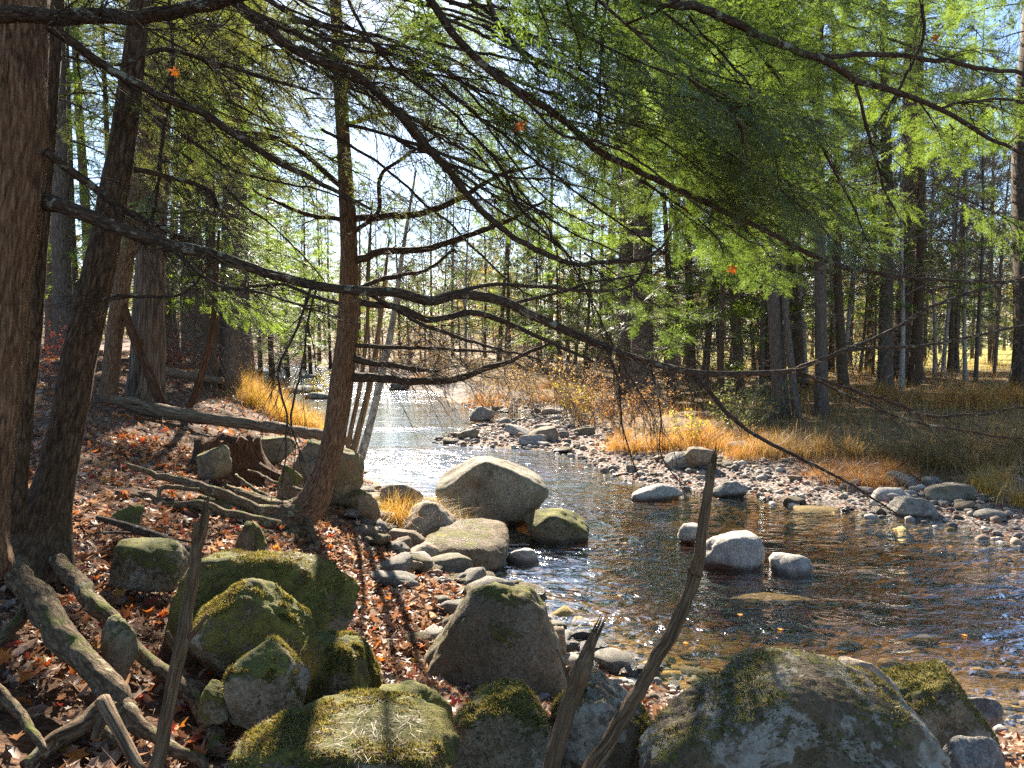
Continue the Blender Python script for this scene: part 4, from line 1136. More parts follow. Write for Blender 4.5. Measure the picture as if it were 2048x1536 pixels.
B('rock', 'flat brown slab of rock beneath the hanging root', 'rock', 652, 744, 1126, 1168, 6.5, 'rock_warm', 18, 0.7, 4)
B('boulder', 'tall pointed olive-grey boulder at the water edge in the foreground', 'boulder', 828, 1150, 1172, 1470, 4.15, 'rock_tip', 19, 0.62, 5, bury=0.12, rough=0.075, npl=5, p=6.5,
  planes=[((-0.84, -0.05, 0.54), 0.58), ((0.95, -0.05, 0.30), 0.80), ((0.30, -0.9, 0.26), 0.70), ((-0.42, -0.85, 0.36), 0.64), ((0, 0.9, 0.3), 0.7), ((0.22, -0.1, 1), 0.92), ((-1, -0.1, 0.08), 0.92)])
B('rock', 'small brown rock peeking out behind the pointed boulder, in the water', 'rock', 1080, 1134, 1253, 1312, 5.0, 'rock_warm', 20, 0.7, 3)
B('boulder', 'wide moss-covered boulder with ridged top behind the forked stick', 'boulder', 330, 722, 1110, 1335, 3.5, 'rock_moss', 21, 0.62, 5, bury=0.25, rough=0.08, keep=True,
  planes=[((-0.9, -0.1, 0.25), 0.9), ((0.75, -0.1, 0.65), 0.80), ((-0.1, -0.75, 0.7), 0.70), ((0.1, 0.2, 1), 0.9)])
B('boulder', 'sunlit moss-topped lobe of rock low against the wide mossy boulder', 'boulder', 385, 640, 1158, 1345, 3.25, 'rock_moss', 22, 0.55, 5, bury=0.25, rough=0.06, planes=[((-0.7, -0.2, 0.8), 0.75), ((0.6, -0.2, 0.8), 0.72), ((0, -1, 0.12), 0.7)])
B('boulder', 'dark mossy boulder to the right of the small angular rock', 'boulder', 590, 765, 1275, 1470, 2.95, 'rock_moss', 23, 0.8, 5, planes=[((0.8, -0.1, 0.6), 0.8), ((-0.6, -0.5, 0.5), 0.8)])
B('rock', 'small angular sunlit rock with flat facets among orange leaves', 'rock', 458, 612, 1284, 1445, 2.75, 'rock_halfmoss', 24, 0.85, 5, p=22, rough=0.03, bury=0.15, npl=3,
  planes=[((0.0, -0.42, 0.95), 0.60), ((0.05, -1, 0.0), 0.80), ((-1, 0, 0.18), 0.86), ((1, -0.12, 0.22), 0.86), ((-0.55, 0.15, 0.75), 0.74), ((0.6, 0.25, 0.72), 0.78), ((0.55, -0.85, 0.1), 0.9)])
B('rock', 'little mossy rock between the ringed root and the angular rock', 'rock', 395, 470, 1365, 1430, 2.75, 'rock_moss', 25, 0.8, 4)
B('boulder', 'low mossy boulder strewn with brown needles, cut by the bottom edge', 'boulder', 468, 932, 1432, 1600, 2.15, 'rock_moss', 26, 0.6, 5, bury=0.2, keep=True, rough=0.06, planes=[((-0.55, -0.1, 0.85), 0.74), ((0.25, -0.2, 1), 0.84), ((1, -0.1, 0.3), 0.88)])
B('boulder', 'dark mossy block wedged behind the needle-strewn boulder', 'boulder', 740, 910, 1372, 1470, 2.7, 'rock_moss', 27, 0.7, 4, keep=True)
B('boulder', 'grey-green boulder with pale lichen below the pointed boulder', 'boulder', 900, 1122, 1366, 1590, 2.45, 'rock_halfmoss', 28, 0.7, 5, keep=True, planes=[((-0.3, -0.1, 1), 0.82), ((0.8, 0, 0.6), 0.85)])
B('boulder', 'rounded dark mossy boulder behind the short broken stick', 'boulder', 1085, 1310, 1346, 1600, 2.5, 'rock_lichen', 29, 0.7, 5, keep=True)
B('boulder', 'huge lichen-patched boulder draped with brown needles in the foreground', 'boulder', 1262, 1900, 1336, 1640, 2.2, 'rock_lichen', 30, 0.5, 6, bury=0.15, keep=True, rough=0.06, npl=6, p=9,
  planes=[((-0.62, -0.1, 0.78), 0.60), ((0.42, -0.15, 0.9), 0.68), ((0.9, -0.1, 0.4), 0.80), ((-0.1, -0.9, 0.5), 0.72), ((0.5, -0.7, 0.5), 0.8)])
B('boulder', 'sunlit tan boulder behind the huge lichen-patched one', 'boulder', 1590, 1800, 1300, 1440, 3.1, 'rock_warm', 31, 0.7, 5, keep=True)
B('boulder', 'boulder capped with yellow dry moss at the water edge', 'boulder', 1745, 1965, 1345, 1500, 3.1, 'rock_halfmoss', 32, 0.7, 5, keep=True, planes=[((-0.2, 0, 1), 0.8), ((0.8, -0.2, 0.6), 0.75)])
B('rock', 'flat wet slab lying at the water edge, right of the yellow-capped boulder', 'rock', 1890, 2005, 1392, 1460, 3.6, 'rock_grey', 33, 0.5, 4)
B('rock', 'rough grey rock at the bottom edge on the leafy gravel', 'rock', 1875, 2015, 1472, 1580, 2.75, 'rock_grey', 34, 0.7, 4)
B('boulder', 'pale flat-topped boulder midstream behind the tall crooked stick', 'boulder', 1400, 1530, 1066, 1142, 7.1, 'rock_pale', 35, 0.7, 4, bury=0.25, planes=[((-0.1, 0.1, 1), 0.8), ((0.3, -1, 0.1), 0.8), ((-0.5, -0.8, 0.2), 0.85)])
B('rock', 'small pale rock midstream left of the tall crooked stick', 'rock', 1357, 1412, 1048, 1082, 8.0, 'rock_pale', 36, 0.8, 3)
B('rock', 'low white rock breaking the surface, rightmost of the midstream rocks', 'rock', 1545, 1628, 1110, 1152, 6.9, 'rock_pale', 37, 0.7, 3)
B('rock', 'amber slab of rock just under the water below the midstream rocks', 'rock', 1455, 1640, 1168, 1212, 6.3, 'rock_bed', 38, 0.35, 4, top=-0.012)
B('boulder', 'twin grey boulder leaning on the brown one at the gravel bar grass', 'boulder', 1328, 1385, 902, 934, 12.3, 'rock_grey', 39, 0.8, 4)
B('boulder', 'brown rounded boulder beside its grey twin on the gravel bar', 'boulder', 1366, 1426, 893, 930, 12.2, 'rock_warm', 40, 0.8, 4)
B('rock', 'long flat grey rock in the water along the gravel bar', 'rock', 1258, 1370, 968, 1000, 10.2, 'rock_pale', 41, 0.5, 4)
B('rock', 'dark flat rock at the water edge just right of the tall crooked stick top', 'rock', 1422, 1495, 962, 996, 10.4, 'rock_grey', 42, 0.6, 4)
B('rock', 'broad low rock half buried in the gravel below the orange grass', 'rock', 1615, 1695, 952, 988, 11.0, 'rock_warm', 43, 0.7, 4)
B('boulder', 'wide mossy-topped boulder on the gravel bar near the right picture edge', 'boulder', 1842, 1955, 966, 1008, 9.9, 'rock_olive', 44, 0.7, 4)
B('boulder', 'grey domed boulder standing at the water edge of the gravel bar', 'boulder', 1780, 1874, 992, 1042, 9.2, 'rock_grey', 45, 0.8, 4)
B('rock', 'grey rock between the domed boulder and the low buried rock', 'rock', 1740, 1806, 974, 1004, 10.0, 'rock_pale', 46, 0.8, 3)
B('boulder', 'big pale green boulder right behind the curving hemlock', 'boulder', 578, 728, 878, 1000, 7.7, 'rock_tip', 47, 0.8, 5, bury=0.2)
B('rock', 'wide low rock under the end of the long log', 'rock', 500, 590, 872, 915, 9.0, 'rock_tip', 48, 0.8, 4)
B('rock', 'blunt mossy rock on the leafy slope below the stump', 'rock', 393, 462, 888, 945, 7.1, 'rock_halfmoss', 49, 0.8, 4)
B('rock', 'upright mossy rock at the foot of the curving hemlock', 'rock', 555, 606, 928, 990, 6.9, 'rock_moss', 50, 0.8, 4)
B('rock', 'pointed mossy rock in the dark hollow under the exposed roots', 'rock', 462, 534, 1040, 1120, 5.3, 'rock_moss', 51, 0.7, 4, planes=[((-0.8, -0.1, 0.5), 0.65), ((0.8, -0.1, 0.45), 0.7)])
B('rock', 'flat grey-green rock on the slope left of the forked stick', 'rock', 222, 378, 1080, 1160, 4.1, 'rock_halfmoss', 52, 0.7, 4, planes=[((0.1, -0.3, 1), 0.8)])
B('rock', 'rounded rock lodged between the two great roots', 'rock', 204, 276, 1236, 1312, 3.05, 'rock_tip', 53, 0.8, 4, bury=0.9)
B('rock', 'mossy rock half buried in leaves above the fallen branch', 'rock', 228, 288, 1010, 1052, 4.9, 'rock_moss', 54, 0.8, 4)
B('rock', 'flat grey rock at the water edge behind the yellow grass', 'rock', 760, 848, 968, 1006, 8.4, 'rock_grey', 55, 0.6, 4)
B('rock', 'dark shore rock right of the curving hemlock, with a wet foot', 'rock', 676, 745, 976, 1014, 7.9, 'rock_tip', 56, 0.8, 4)
B('rock', 'upright brown shard of rock among stones right of the curving hemlock', 'rock', 716, 762, 990, 1030, 7.4, 'rock_warm', 57, 0.6, 4)
B('rock', 'dark brown rock in the shore leaves left of the pointed boulder', 'rock', 690, 792, 1220, 1290, 5.0, 'rock_warm', 58, 0.7, 4)
B('rock', 'tan rounded rock in the shore leaves directly above the pointed boulder', 'rock', 860, 935, 1180, 1235, 5.8, 'rock_warm', 59, 0.7, 4)
B('rock', 'pair-topped dark rock at the far gravel spit', 'rock', 940, 990, 812, 836, 20, 'rock_grey', 60, 0.8, 3)
for k, (u0, u1, vt, vb, d) in enumerate([(500, 560, 742, 762, 42), (560, 640, 770, 790, 31), (610, 660, 784, 800, 28), (520, 575, 752, 776, 36), (600, 640, 748, 760, 44), (780, 820, 766, 782, 33), (470, 520, 735, 750, 48), (660, 700, 742, 752, 47)]):
    o = B('river_rock', 'dark rock in the glittering far riffle', 'rock', u0, u1, vt, vb, d, 'rock_grey', 70 + k, 0.8, 3)
    o['group'] = 'rocks in the far riffle'

# cobbles and gravel
COB = [mk('cobble', *rock_shape((1, 0.8, 0.55), 200 + k, 3, npl=9, p=20, rough=0.08), None, M[('rock_pale', 'rock_grey', 'rock_warm', 'rock_olive', 'rock_brown', 'rock_grey')[k % 6]]) for k in range(12)]


def scatter_stones(name, label, cat, group, pts, sizes):
    for (x, y), s in zip(pts, sizes):
        o = link(name, COB[int(R.integers(len(COB)))], None, (x, y, gz(x, y) + 0.18 * s), (R.normal(0, 0.15), R.normal(0, 0.15), R.uniform(0, 6.28)), (s, s * R.uniform(0.6, 1.1), s * R.uniform(0.4, 1.0)))
        tag(o, label, cat, group)


def sample(n, box, ok):
    out = []
    while len(out) < n:
        x = R.uniform(box[0], box[1], 4000); y = R.uniform(box[2], box[3], 4000)
        s, r = river(x, y)
        m = ok(x, y, s, r)
        out.extend(zip(x[m], y[m]))
    return np.array(out[:n])


bar = sample(240, (-1.5, 9, 7.5, 24), lambda x, y, s, r: r & (s > -0.25) & (s < 2.6 + 0.8 * np.sin(x * 2)) & (np.abs(x) < y * 0.72))
sz = np.clip(R.lognormal(-2.6, 0.75, len(bar)), 0.035, 0.34)
scatter_stones('cobble', 'grey cobble lying on the gravel bar across the river', 'cobble', 'cobbles on the gravel bar', bar, sz)
sh = sample(150, (-2.6, 1.2, 4.5, 10), lambda x, y, s, r: (~r) & (s > -0.2) & (s < 1.2))
scatter_stones('shore_stone', 'loose stone among the leaves on the near shore', 'stone', 'stones on the near shore', sh, np.clip(R.lognormal(-2.4, 0.5, len(sh)), 0.04, 0.22))
COBED = [mk('cobble', *rock_shape((1, 0.8, 0.45), 230 + k, 3, npl=8, rough=0.06), None, M['rock_bed']) for k in range(4)]
sh = sample(34, (-2.2, 0.6, 4.8, 8.6), lambda x, y, s, r: (~r) & (s > 0.0) & (s < 1.1))
scatter_stones('shore_rock', 'fist to head sized brown rock in the leaves of the near shore', 'rock', 'brown rocks on the near shore', sh, R.uniform(0.1, 0.22, len(sh)))
rb = sample(40, (-3, 7, 4.4, 11), lambda x, y, s, r: (s < -0.25))
for (x, y) in rb:
    s = R.uniform(0.12, 0.4)
    o = link('submerged_stone', COBED[int(R.integers(4))], None, (x, y, gz(x, y) + 0.05 * s), (0, 0, R.uniform(0, 6)), (s, s * 0.8, s * 0.5))
    tag(o, 'rounded stone lying under the shallow water', 'stone', 'stones on the riverbed')


def pebbles(name, label, pts, sizes, mat, zoff=0.25, cols=None):
    d, f = ico(1)
    mb = MB()
    nv = len(d); n = len(pts)
    z = ground_z(pts[:, 0], pts[:, 1])
    V = np.empty((n, nv, 3))
    for k in range(n):
        v = d * R.uniform(0.75, 1.15, (nv, 1)) * np.array([1, R.uniform(0.6, 1), R.uniform(0.4, 0.75)]) * sizes[k]
        a = R.uniform(0, 6.28); c, s_ = math.cos(a), math.sin(a)
        V[k, :, 0] = v[:, 0] * c - v[:, 1] * s_ + pts[k, 0]; V[k, :, 1] = v[:, 0] * s_ + v[:, 1] * c + pts[k, 1]; V[k, :, 2] = v[:, 2] + z[k] + zoff * sizes[k]
    F = (f[None] + (np.arange(n) * nv)[:, None, None]).reshape(-1, 3)
    tint = np.repeat(cols[R.integers(len(cols), size=n)] * R.uniform(0.6, 1.25, (n, 1)), nv, 0)
    o = link(name, mk(name, V.reshape(-1, 3), F, None, mat, True, {'tint': tint})); o['kind'] = 'stuff'; o['label'] = label
    return o


m_, nt_, out_ = new_mat('pebble'); n_ = N(nt_)
n_.link(n_.principled(n_.mix(0.5, n_.attr('tint', 'Color'), n_.ramp(n_.noise(n_.pos(), 90, 3), [(0.3, (0.3, 0.3, 0.3)), (0.7, (0.85, 0.85, 0.85))]), 'OVERLAY'), 0.85, n_.bump(n_.noise(n_.pos(), 60, 3), 0.5, 0.01)), out_.inputs[0])
M['pebble'] = m_
gp = sample(7000, (-2, 12, 7, 26), lambda x, y, s, r: r & (s > -0.35) & (s < 3.2 + 0.8 * np.sin(x * 1.7)) & (np.abs(x) < y * 0.75))
pebbles('gravel', 'pale gravel of the bar across the river', gp, np.clip(R.lognormal(-3.7, 0.65, len(gp)), 0.009, 0.10), M['pebble'], 0.25, np.array([(0.34, 0.30, 0.26), (0.25, 0.22, 0.19), (0.40, 0.36, 0.31), (0.26, 0.18, 0.13), (0.13, 0.115, 0.10), (0.19, 0.165, 0.14)]))
gp = sample(2200, (-3, 5, 2.6, 11), lambda x, y, s, r: (~r) & (s > -0.4) & (s < 0.9))
pebbles('shore_gravel', 'small gravel along the near waterline', gp, np.clip(R.lognormal(-3.6, 0.4, len(gp)), 0.012, 0.06), M['pebble'], 0.25, np.array([(0.27, 0.25, 0.23), (0.22, 0.19, 0.16), (0.33, 0.30, 0.27), (0.22, 0.15, 0.11)]))
gp = sample(3000, (-4, 8, 3.6, 13), lambda x, y, s, r: s < -0.1)
pebbles('riverbed_gravel', 'amber gravel on the riverbed', gp, np.clip(R.lognormal(-2.9, 0.5, len(gp)), 0.02, 0.16), M['pebble'], -0.1, np.array([(0.36, 0.24, 0.06), (0.22, 0.15, 0.05), (0.09, 0.075, 0.04), (0.40, 0.29, 0.09), (0.15, 0.12, 0.06)]))

# ------------------------------------------------------------------ leaves
LEAFC = np.array([(0.20, 0.11, 0.065), (0.30, 0.19, 0.12), (0.38, 0.26, 0.175), (0.36, 0.13, 0.045), (0.50, 0.17, 0.03), (0.40, 0.07, 0.035), (0.12, 0.06, 0.04), (0.26, 0.045, 0.035), (0.52, 0.28, 0.06), (0.44, 0.33, 0.25)])
LEAFW = np.array([0.22, 0.24, 0.20, 0.09, 0.05, 0.025, 0.07, 0.02, 0.02, 0.14])


def leaf_shape(kind, seed=0):
    """outline fan: 0 oval, 1 maple, 2 oak; folded along the midrib"""
    rg = np.random.default_rng(seed)
    if kind == 0: r = np.array([1.0, 0.72, 0.5, 0.5, 0.62, 0.9, 0.62, 0.5, 0.5, 0.72]); th = np.arange(10) * 36
    elif kind == 1: r = np.array([1.0, 0.45, 0.9, 0.42, 0.75, 0.3, 0.55, 0.3, 0.75, 0.42, 0.9, 0.45]); th = np.array([0, 25, 50, 75, 105, 140, 180, 220, 255, 285, 310, 335])
    else: r = np.array([1.0, 0.5, 0.62, 0.36, 0.58, 0.34, 0.85, 0.34, 0.58, 0.36, 0.62, 0.5]); th = np.array([0, 18, 42, 65, 95, 135, 180, 225, 265, 295, 318, 342])
    a = np.radians(th)
    w = 0.62 if kind != 1 else 0.95
    v = np.stack([np.cos(a) * r, np.sin(a) * r * w, np.zeros(len(r))], 1)
    v = np.vstack([[0, 0, 0], v])
    v[:, 2] = 0.35 * np.abs(v[:, 1]) * rg.uniform(0.3, 1.6) + 0.22 * rg.normal() * v[:, 0] ** 2 + rg.normal(0, 0.05, len(v))
    n = len(r)
    f = np.array([(0, 1 + k, 1 + (k + 1) % n) for k in range(n)])
    return v, f


LEAVES = [leaf_shape(k % 3, k) for k in range(12)]


def leaf_litter(name, label, pts, size, z=None, cols=LEAFC, wts=LEAFW, flat=0.45, lift=0.01):
    mb = MB()
    z = ground_z(pts[:, 0], pts[:, 1]) if z is None else z
    ci = R.choice(len(cols), len(pts), p=wts / wts.sum())
    for k in range(len(pts)):
        v, f = LEAVES[int(R.integers(12))]
        E = np.array(Euler((R.normal(0, flat), R.normal(0, flat), R.uniform(0, 6.28))).to_matrix())
        s = R.uniform(*size)
        mb.add((v * s) @ E.T + np.array([pts[k, 0], pts[k, 1], z[k] + lift + 0.25 * s]), f, tint=cols[ci[k]] * R.uniform(0.65, 1.2))
    o = link(name, mb.mesh(name, M['leaf'])); o['kind'] = 'stuff'; o['label'] = label
    return o


near = sample(18000, (-5, 3.2, 1.6, 8.5), lambda x, y, s, r: (~r) & (s > 0.05) & (np.abs(x) < 0.75 * y + 0.3) & (R.random(len(x)) < np.where(s < 0.7, 0.35, 1.0) * np.clip(0.85 + 1.6 * fbm(np.stack([x, y, 0 * x], 1) * 1.6, 3, 51), 0.08, 1)))
leaf_litter('leaf_litter', 'fallen brown and orange leaves covering the near bank', near, (0.018, 0.064))
farl = sample(9500, (-16, -1.5, 7.5, 24), lambda x, y, s, r: (~r) & (s > 0.2) & (np.abs(x) < 0.75 * y))
leaf_litter('leaf_litter', 'fallen leaves on the wooded slope farther up the left bank', farl, (0.035, 0.075))
bl = sample(2200, (-1, 10, 7, 20), lambda x, y, s, r: r & (s > 0.0) & (s < 3.0) & (np.abs(x) < 0.75 * y))
leaf_litter('leaf_litter', 'rusty leaves washed up between the gravel bar stones', bl, (0.022, 0.05), cols=np.array([(0.42, 0.17, 0.08), (0.34, 0.20, 0.12), (0.48, 0.30, 0.2), (0.3, 0.09, 0.05)]), wts=np.array([0.4, 0.25, 0.2, 0.15]), flat=0.2)
rc = sample(600, (1.6, 4.5, 2.0, 4.2), lambda x, y, s, r: (~r) & (s > -0.05) & (s < 1.3))
leaf_litter('leaf_litter', 'rusty leaves on the gravel at the lower right corner', rc, (0.02, 0.045), cols=np.array([(0.42, 0.17, 0.08), (0.34, 0.20, 0.12), (0.48, 0.30, 0.2)]), wts=np.array([0.4, 0.3, 0.3]), flat=0.2)

# single bright leaves
LM = []
for k, c in enumerate([(0.55, 0.17, 0.02), (0.50, 0.10, 0.02), (0.52, 0.24, 0.04), (0.42, 0.04, 0.03)]):
    v, f = leaf_shape(1 + k % 2, 40 + k)
    LM.append(mk('leaf', v, f, None, M['leaf'], False, {'tint': np.tile(np.array([c]), (len(v), 1))}))
for (u, v) in [(80, 1270), (70, 1230), (110, 1300), (60, 1200), (200, 1115), (232, 1150), (430, 1320), (455, 1345), (420, 1360), (240, 1200), (330, 1240), (100, 1340), (200, 1450), (250, 1470), (360, 1470), (480, 1440), (190, 855), (240, 880), (210, 935), (330, 1000), (345, 990), (520, 955), (530, 960), (180, 1010), (700, 1240), (860, 1265), (880, 1190), (150, 1360), (450, 1500), (75, 1350), (145, 1035), (690, 1330), (760, 1330), (845, 1300)]:
    g = G(u, v, 14)
    o = link('fallen_leaf', LM[int(R.integers(3))], None, (g[0], g[1], g[2] + 0.03), (R.normal(0, 0.5), R.normal(-0.3, 0.4), R.uniform(0, 6.28)), R.uniform(0.04, 0.065))
    tag(o, 'bright orange leaf lying curled on the brown litter of the near bank', 'leaf', 'orange leaves on the near bank')
for (u, v) in [(235, 820), (250, 855), (80, 985), (290, 800), (345, 770), (75, 740), (95, 720), (1240, 1180), (340, 1480), (320, 1240)]:
    g = G(u, v, 16)
    o = link('fallen_leaf', LM[3], None, (g[0], g[1], g[2] + 0.03), (R.normal(0, 0.5), R.normal(-0.3, 0.4), R.uniform(0, 6.28)), R.uniform(0.045, 0.08))
    tag(o, 'crimson maple leaf lying on the leafy slope', 'leaf', 'crimson leaves on the slope')
v_, f_ = leaf_shape(2, 61)
DULL = mk('leaf', v_, f_, None, M['leaf'], False, {'tint': np.tile(np.array([(0.30, 0.12, 0.045)]), (len(v_), 1))})
for u, v, d, s, lab in [(352, 145, 3.3, 0.035, 'orange leaf caught on twigs in the upper left branches'), (1040, 252, 4.1, 0.085, 'brown curled leaf hanging in the middle of the high branches'), (1370, 415, 4.4, 0.06, 'rusty leaf hanging below the long diagonal branch'),
                        (970, 532, 4.2, 0.045, 'brown square-ended leaf caught above the midstream view'), (1467, 538, 4.5, 0.05, 'glowing orange leaf caught in the dark hemlock boughs'), (1872, 76, 4.5, 0.04, 'bright orange leaf high in the upper right boughs'),
                        (730, 28, 4.2, 0.028, 'small orange leaf beside the top of the curving hemlock'), (685, 258, 6.3, 0.09, 'long tan leaf stuck on a twig against the curving hemlock trunk')]:
    o = link('hanging_leaf', LM[0] if 'orange' in lab else DULL, None, tuple(P(u, v, d)), (R.uniform(0.9, 1.9), R.uniform(-0.5, 0.5), R.uniform(0, 6)), s)
    tag(o, lab, 'leaf')
for (u, v) in [(1250, 1085), (1105, 1195), (1240, 1190), (1370, 1285), (1480, 1228), (1560, 1258), (1900, 1092), (1930, 1270)]:
    p = P(u, v, -2.19 / ray(u, v)[2])
    o = link('floating_leaf', LM[2], None, (p[0], p[1], 0.008), (0.03, 0.02, R.uniform(0, 6)), (0.035, 0.035, 0.008))
    tag(o, 'yellow leaf floating on the dark near water', 'leaf', 'leaves floating on the river')


# needle litter and moss fuzz on the rocks
def rock_litter():
    mb = MB()
    for v, f in ROCKS:
        a, b, c = v[f[:, 0]], v[f[:, 1]], v[f[:, 2]]
        nrm = np.cross(b - a, c - a); ar = np.linalg.norm(nrm, axis=1); nz = nrm[:, 2] / (ar + 1e-12)
        patch = fbm((a) * 4.0, 3, 4)
        w = ar * np.clip((nz - 0.35) * 2, 0, 1) * np.clip((patch + 0.05) * 4, 0.03, 1)
        n = int(min(3600, 6500 * w.sum() / 2))
        if n < 5: continue
        idx = R.choice(len(f), n, p=w / w.sum())
        nn = nrm[idx] / ar[idx][:, None]
        p = a[idx] + nn * 0.004
        d = R.normal(size=(n, 3)); d -= nn * (d * nn).sum(1)[:, None] * 0.93; d /= np.linalg.norm(d, axis=1)[:, None]
        l = R.uniform(0.025, 0.06, n)[:, None]; sd = np.cross(d, nn) * 0.0007
        V = np.stack([p - sd, p + sd, p + d * l + nn * 0.006], 1).reshape(-1, 3)
        col = np.repeat(np.array([(0.19, 0.10, 0.05)]) * R.uniform(0.5, 1.4, (n, 1)), 3, 0)
        mb.add(V, np.arange(3 * n).reshape(-1, 3), tint=col)
    # loose needles on the ground at the lower left
    pts = sample(5000, (-2.6, 2.2, 1.7, 4.0), lambda x, y, s, r: (~r) & (s > 0.4) & (fbm(np.stack([x, y, 0 * x], 1) * 2.5, 2, 77) > -0.05))
    n = len(pts); z = ground_z(pts[:, 0], pts[:, 1]) + 0.02
    a = R.uniform(0, 6.28, n); d = np.stack([np.cos(a), np.sin(a), R.normal(0.1, 0.2, n)], 1)
    p = np.stack([pts[:, 0], pts[:, 1], z], 1); sd = np.stack([-np.sin(a), np.cos(a), 0 * a], 1) * 0.0011
    V = np.stack([p - sd, p + sd, p + d * R.uniform(0.05, 0.1, n)[:, None]], 1).reshape(-1, 3)
    mb.add(V, np.arange(3 * n).reshape(-1, 3), tint=np.repeat(np.array([(0.34, 0.19, 0.10)]) * R.uniform(0.5, 1.4, (n, 1)), 3, 0))
    o = link('needle_litter', mb.mesh('needle_litter', M['leaf'])); o['kind'] = 'stuff'; o['label'] = 'dropped brown pine needles on the foreground boulders'


rock_litter()

# ------------------------------------------------------------------ grasses
GOLD = np.array([(0.52, 0.32, 0.08), (0.60, 0.36, 0.09), (0.48, 0.24, 0.07), (0.58, 0.42, 0.12), (0.44, 0.36, 0.09), (0.40, 0.20, 0.08)])
RUST = np.array([(0.42, 0.20, 0.07), (0.50, 0.27, 0.10), (0.36, 0.16, 0.06), (0.55, 0.33, 0.12)])
DRAB = np.array([(0.28, 0.19, 0.09), (0.36, 0.25, 0.11), (0.26, 0.22, 0.08), (0.40, 0.29, 0.14), (0.20, 0.15, 0.07)])
YELL = np.array([(0.55, 0.42, 0.08), (0.60, 0.46, 0.12), (0.50, 0.34, 0.07), (0.46, 0.42, 0.08)])


def blades(mb, roots, length, cols, lean=0.5, width=0.006, seg=3):
    n = len(roots)
    a = R.uniform(0, 6.28, n); L = R.uniform(*length, n); le = np.abs(R.normal(lean, 0.25, n))
    dirx, diry = np.cos(a), np.sin(a)
    side = np.stack([-diry, dirx, 0 * a], 1) * (width / 2)
    rows = []
    for k in range(seg + 1):
        t = k / seg
        out = le * t ** 1.6 * L; up = L * t * np.sqrt(np.clip(1 - (le * t * 0.75) ** 2, 0.15, 1))
        c = roots + np.stack([dirx * out, diry * out, up], 1)
        w = 1 - t * 0.9
        rows += [c - side * w, c + side * w]
    V = np.stack(rows, 1).reshape(-1, 3)
    q = np.array([(2 * k, 2 * k + 1, 2 * k + 3, 2 * k + 2) for k in range(seg)])
    Q = (q[None] + (np.arange(n) * (2 * seg + 2))[:, None, None]).reshape(-1, 4)
    mb.add(V, None, Q, tint=np.repeat(cols[R.integers(len(cols), size=n)] * R.uniform(0.7, 1.25, (n, 1)), 2 * seg + 2, 0))


def tussock_mesh(n, spread, length, cols, lean, width):
    mb = MB()
    r = np.abs(R.normal(0, spread, n)); a = R.uniform(0, 6.28, n)
    blades(mb, np.stack([r * np.cos(a), r * np.sin(a), np.full(n, -0.03)], 1), length, cols, lean, width)
    return mb.mesh('tussock', M['blade'])


TG = [tussock_mesh(460, 0.24, (0.2, 0.55), np.vstack([GOLD, DRAB[:2], RUST[:1]]), 0.85, 0.006) for _ in range(3)]
TR = [tussock_mesh(460, 0.26, (0.15, 0.45), np.vstack([RUST, DRAB[:2]]), 1.0, 0.006) for _ in range(3)]
TY = [tussock_mesh(420, 0.18, (0.2, 0.6), np.vstack([YELL, GOLD[:3], DRAB[:2]]), 0.85, 0.006) for _ in range(3)]
TD = [tussock_mesh(300, 0.2, (0.2, 0.6), DRAB, 0.85, 0.007) for _ in range(3)]


def tussocks(meshes, spots, label, group, sc=(0.8, 1.2), vd=None):
    for (u, v, d) in spots:
        if d is None: g = G(u, v, 40)
        else: x = (u - 1024) / FPX * d; g = (x, d, gz(x, d))
        o = link('grass_tussock', meshes[int(R.integers(len(meshes)))], None, (g[0], g[1], gz(g[0], g[1])), (0, 0, R.uniform(0, 6.28)), R.uniform(*sc))
        tag(o, label, 'grass tussock', group)


tussocks(TG, [(1230, 900, None), (1270, 903, None), (1310, 895, None), (1350, 890, None), (1400, 893, None), (1440, 900, None), (1480, 915, None), (1510, 905, None), (1250, 880, None), (1370, 875, None), (1420, 880, None), (1330, 900, None), (1460, 885, None), (1490, 890, None)],
         'golden grass tussock edging the gravel bar', 'golden tussocks along the gravel bar', (0.6, 1.25))
tussocks(TR, [(1640, 955, None), (1680, 965, None), (1720, 970, None), (1760, 972, None), (1700, 950, None), (1800, 960, None), (1740, 955, None), (1660, 940, None), (1790, 945, None)],
         'rust-orange grass tussock on the gravel bar', 'rusty tussocks on the gravel bar', (0.7, 1.05))
tussocks(TG, [(1900, 800, None), (1950, 805, None), (2000, 800, None), (2040, 806, None), (1880, 815, None), (1970, 815, None), (1620, 775, None), (1660, 780, None), (1600, 765, None), (1690, 790, None), (1760, 800, None), (1830, 805, None)],
         'straw-gold grass tussock under the trees of the far bank', 'straw tussocks under the far trees', (0.9, 1.5))
tussocks(TY, [(1960, 975, None), (2000, 965, None), (1980, 990, None), (2045, 1010, None)], 'yellow-green sedge tussock near the right picture edge', 'yellow sedge at the right edge', (0.7, 1.0))
tussocks(TD, [(1560, 900, None), (1600, 915, None), (1640, 905, None), (1700, 915, None), (1760, 920, None), (1830, 930, None), (1880, 935, None), (1940, 940, None), (2000, 930, None), (1850, 905, None), (1920, 905, None), (2030, 900, None), (1540, 915, None)],
         'dull brown grass tussock behind the gravel bar', 'drab tussocks behind the bar', (0.9, 1.4))
tussocks(TY, [(460, 0, 16.5), (490, 0, 16), (520, 0, 16.5), (550, 0, 15.5), (575, 0, 16), (600, 0, 15.5), (620, 0, 16), (480, 0, 18), (505, 0, 18.5), (540, 0, 18), (585, 0, 17.5), (610, 0, 17.5), (455, 0, 20), (500, 0, 15.2), (565, 0, 15)],
         'bright yellow grass tussock beyond the long log', 'yellow tussocks beyond the log', (1.0, 1.5))
